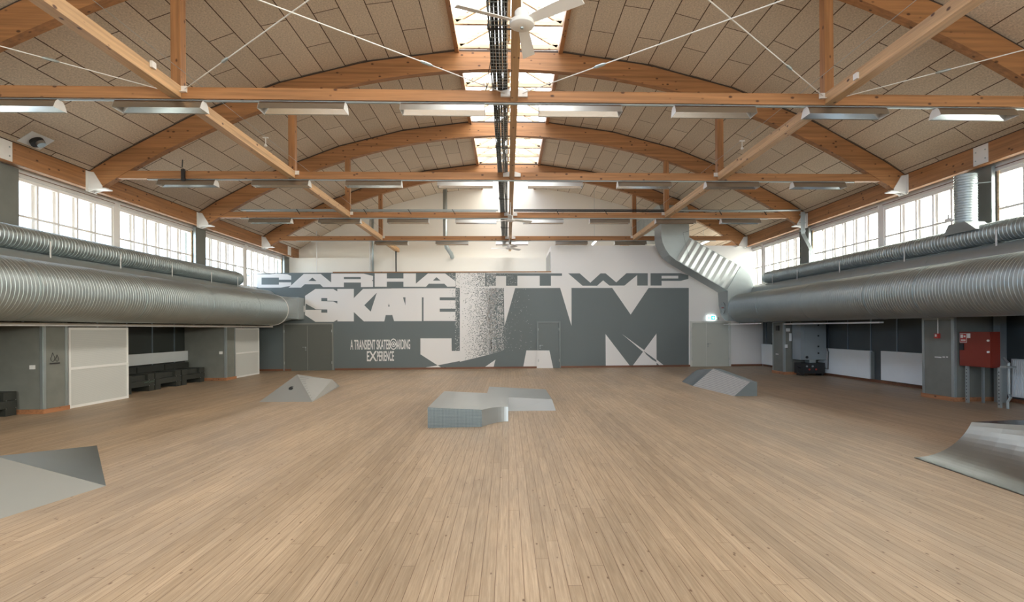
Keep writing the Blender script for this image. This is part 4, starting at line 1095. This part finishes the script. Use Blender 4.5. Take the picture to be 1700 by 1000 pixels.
p = atY(1191, 529, WALLY); wallbox('sensor_box', 'small grey box beside the exit sign', 'sensor', p.x, WALLY - .04, p.z, .09, .08, .12, GDOOR)

# ------------------------------------------------------------------ skate ramps
def lines_on(m, a, b_, c, d, n, h, w_=.02, start=.5):
    """n thin seams from edge a-b to edge d-c (a->d and b->c are the long runs crossed)"""
    a, b_, c, d = [Vector(q) for q in (a, b_, c, d)]; nn = (b_ - a).cross(d - a).normalized()
    if nn.z < 0: nn = -nn
    for i in range(n):
        f = (i + start) / n; p0 = a.lerp(d, f) + nn * h; p1 = b_.lerp(c, f) + nn * h
        wv = ((d - a).normalized()) * w_ / 2
        m.add([p0 - wv, p1 - wv, p1 + wv, p0 + wv], [(0, 1, 2, 3)])
# 1 pyramid bank, left middle
Zr = .60
V = {'A': atZ(429.5, 668), 'B': atZ(518.5, 667.5), 'C': atZ(564, 641.5)}
T1 = atZ(493.5, 622, .55); T2 = atZ(551.5, 630.5, .30)
Dk = Vector((-7.1, 18.4, 0)); 
t = thing('skate_bank', ((V['A'] + V['B']).x / 2, 16, 0), 'peaked grey steel skate bank with ribbed side and small black emblem, on the left', 'skate ramp')
m = MB()
pts = [V['A'], V['B'], V['C'], Dk, T1, T2]
m.add(pts, [(0, 1, 4), (2, 3, 5), (3, 0, 4, 5), (0, 3, 2, 1)]); m.build('bank_body', RAMP, t)
m = MB(); m.add([V['B'], V['C'], T2, T1], [(0, 1, 2), (0, 2, 3)]); m.build('ribbed_face', plain('ramp_ribbed_grey', (.34, .34, .32), .5, 0, .04), t)
m = MB(); lines_on(m, V['B'], T1, T2, V['C'], 1, .003, .02); 
m = MB(); lines_on(m, V['B'], V['C'], T2, T1, 12, .012, .03, 0.3); m.build('seam', RIBM, t)
nrm = (V['B'] - V['A']).cross(T1 - V['A']).normalized()
if nrm.y > 0: nrm = -nrm
def on_face(px, py):
    d = ray(px, py); o = Vector((0, 0, H)); k = (V['A'] - o).dot(nrm) / d.dot(nrm); return o + d * k + nrm * .006
m = MB(); m.prism([on_face(*q) for q in ((479, 646.5), (480.5, 643.8), (483.5, 642.2), (487.2, 641.8), (486.2, 644), (486.6, 645.6), (484.8, 647.5), (481.5, 647.8))], nrm * .002); m.build('emblem', BLACK, t, label='small black emblem')
m = MB(); m.prism([on_face(*q) + nrm * .003 for q in ((484.3, 643.4), (486, 642.8), (485.6, 644.2))], nrm * .002); m.build('emblem_dot', RAMP, t)

# 2 ribbed spine, right middle
t = thing('skate_spine', (6.4, 16.4, 0), 'long low ribbed skate spine with pale slanting side, on the right', 'skate ramp')
a = atZ(1219, 658); b_ = atZ(1257, 658); c = atZ(1150, 641); d = atZ(1132, 634)
e = atY(1245, 634.5, 14.25); f = atY(1257, 634.5, b_.y); g = atZ(1184, 612.5, .54); h = atZ(1157.5, 614.5, .42)
g2 = g + Vector((.22, .05, 0)); h2 = h + Vector((.2, .2, 0))
i_ = Vector((f.x + .05, h.y + .1, 0)); gb = Vector((g2.x, g2.y, 0)); k_ = atZ(1150.5, 618.5, .25)
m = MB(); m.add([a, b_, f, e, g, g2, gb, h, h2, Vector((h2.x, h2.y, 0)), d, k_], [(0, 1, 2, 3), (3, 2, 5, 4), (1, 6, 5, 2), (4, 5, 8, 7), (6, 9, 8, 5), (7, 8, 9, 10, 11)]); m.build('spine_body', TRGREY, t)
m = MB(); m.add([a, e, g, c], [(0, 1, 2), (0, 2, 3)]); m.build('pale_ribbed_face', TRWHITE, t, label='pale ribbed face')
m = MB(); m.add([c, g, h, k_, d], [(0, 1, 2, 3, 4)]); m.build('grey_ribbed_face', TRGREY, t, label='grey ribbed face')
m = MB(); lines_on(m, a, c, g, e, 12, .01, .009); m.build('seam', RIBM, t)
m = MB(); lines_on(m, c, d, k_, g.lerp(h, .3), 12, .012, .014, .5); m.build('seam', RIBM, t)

# 3 manual pad, centre
t = thing('manual_pad', (-.3, 12.3, 0), 'low steel-topped skate platform with diamond-plate front in the middle of the floor', 'skate ramp')
def zt_f(x): return .385 - .062 * (x + 1.51)
arcp = [(-.5 + .0, 10.27)]
cx_, cy_ = .10, 10.18
ap = [(-.50, 10.27)] + [(-.5 + .5 * (s_ ** 1.0), 10.27 + .56 * (1 - (1 - s_) ** 2)) for s_ in (.12, .24, .36, .48, .6, .72, .84, .92, 1)]
def back_z(x, y, yb, L=.7):
    z = zt_f(x)
    if y > yb - L:
        u = (y - (yb - L)) / L; z *= sqrt(max(0, 1 - u * u))
    return max(z, .0)
m = MB()
# tops as vertical slices in x with rounded back roll-off
def slab(m, xs, yf, yb, L):
    n = 14
    prev = None
    for x in xs:
        ys = [yf(x)] + [yb - L + L * sin(pi / 2 * k / n) for k in range(n + 1)]
        col = [Vector((x, y, back_z(x, y, yb, L))) for y in ys]
        if prev:
            k0 = len(m.v); m.v += prev + col; nn = len(col)
            for q in range(nn - 1): m.f.append([k0 + q, k0 + nn + q, k0 + nn + q + 1, k0 + q + 1])
        prev = col
def yfront(x):
    if x <= -.5: return 10.23 + (x + 1.51) * .04
    for (xa_, ya_), (xb__, yb__) in zip(ap, ap[1:]):
        if xa_ <= x <= xb__ + 1e-9: return ya_ + (yb__ - ya_) * (x - xa_) / (xb__ - xa_)
    return 12.18
slab(m, [-1.51, -1.2, -.9, -.5], yfront, 13.75, 1.0); slab(m, [p_[0] for p_ in ap], yfront, 15.2, 1.0)
m.build('steel_top', STEEL, t)
m = MB(); slab(m, [0, .5, 1.0], lambda x: 12.36, 15.2, 1.0); m.build('steel_top', STEEL, t)
def wallq(m, pts):
    for (xa_, ya_), (xb__, yb__) in zip(pts, pts[1:]): m.face([(xa_, ya_, 0), (xb__, yb__, 0), (xb__, yb__, zt_f(xb__)), (xa_, ya_, zt_f(xa_))])
m = MB(); wallq(m, [(-1.51, 10.23), (-.5, 10.27)]); m.build('diamond_plate_front', PLATE, t, label='diamond-plate front panel')
m = MB(); wallq(m, ap); m.build('curved_side', metal('blue_steel', (.50, .56, .61), .42, .04, 3), t, smooth=True)
m = MB(); wallq(m, [(0, 10.83), (0, 12.36)]); m.face([(-1.51, 10.23, 0), (-1.51, 10.23, .385), (-1.51, 12.7, .385), (-1.51, 13.3, .3), (-1.51, 13.75, 0)])
m.face([(1, 12.36, 0), (1.0, 12.36, zt_f(1)), (1, 14.2, zt_f(1)), (1, 14.9, .15), (1, 15.2, 0)]); m.face([(-.5, 13.6, 0), (-.5, 13.2, .3), (-.5, 14.2, .32), (-.5, 15.2, 0)])
m.build('side_panel', GALVD, t)
m = MB(); m.face([(0, 12.17, 0), (1.07, 12.17, 0), (1.0, 12.36, zt_f(1)), (0, 12.36, zt_f(0))]); m.build('kicker_strip', metal('kicker_steel', (.36, .37, .37), .55, .05, 2, .4), t)

# 4 steel pyramid at the left edge
t = thing('steel_pyramid', (-6, 6.2, 0), 'wide flat steel skate pyramid cut off by the left edge in the foreground', 'skate ramp')
T_ = atZ(176, 807); U = atZ(161, 740); V_ = T_ + (atZ(0, 862) - T_) * 2.6; P_ = atZ(-8, 757.9, .48)
W_ = Vector((-8.6, 5.2, 0))
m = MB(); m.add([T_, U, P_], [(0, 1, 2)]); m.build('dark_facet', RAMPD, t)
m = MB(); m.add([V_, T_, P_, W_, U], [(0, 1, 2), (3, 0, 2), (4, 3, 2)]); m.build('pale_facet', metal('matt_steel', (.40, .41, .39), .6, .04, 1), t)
# 5 quarter pipe at the right edge
t = thing('quarter_pipe', (6.6, 6.3, 0), 'curved sheet-steel quarter pipe cut off by the right edge', 'skate ramp')
A0 = atZ(1518, 761); A1_ = atZ(1700, 824); dirv = (A1_ - A0).normalized(); A1_ = A0 + dirv * 3.2
T0 = atZ(1613, 701, .50); T1_ = atZ(1700, 706.5, .60); T1_ = T0 + (T1_ - T0) * 2.6
n = 16; m = MB(); g_ = []
for j in range(9):
    fj = j / 8; a0 = A0.lerp(A1_, fj); b0 = T0.lerp(T1_, fj)
    row = []
    for i in range(n + 1):
        u = i / n; hor = sin(u * 1.15) / sin(1.15); ver = (1 - cos(u * 1.15)) / (1 - cos(1.15))
        q = a0.lerp(b0, hor); q.z = .012 + (b0.z - .012) * ver; row.append(q)
    g_.append(row)
for j in range(8):
    for i in range(n): m.add([g_[j][i], g_[j][i + 1], g_[j + 1][i + 1], g_[j + 1][i]], [(0, 1, 2, 3)])
m.build('curved_face', RAMPD, t, smooth=True)
m = MB(); b0, b1 = T0, T1_; bk = Vector((.75, .12, 0))
m.face([b0, b1, b1 + bk, b0 + bk]); m.build('deck', metal('dark_steel', (.25, .27, .28), .2, .05), t)
side = [g_[0][i] for i in range(n + 1)] + [b0 + bk, Vector(((b0 + bk).x, (b0 + bk).y, 0))]
m = MB(); m.face([Vector((q.x, q.y, q.z)) for q in side] + [Vector((A0.x, A0.y, 0))])
m.face([Vector(((b0 + bk).x, (b0 + bk).y, 0)), b0 + bk, b1 + bk, Vector(((b1 + bk).x, (b1 + bk).y, 0))]); m.build('side_panel', RAMP, t)
m = MB(); wv = Vector((.16, .02, 0)); m.prism([A0 + Vector((0, 0, .001)), A1_ + Vector((0, 0, .001)), A1_ + wv + Vector((0, 0, .012)), A0 + wv + Vector((0, 0, .012))], (0, 0, .003)); m.build('lower_lip', ALU, t)
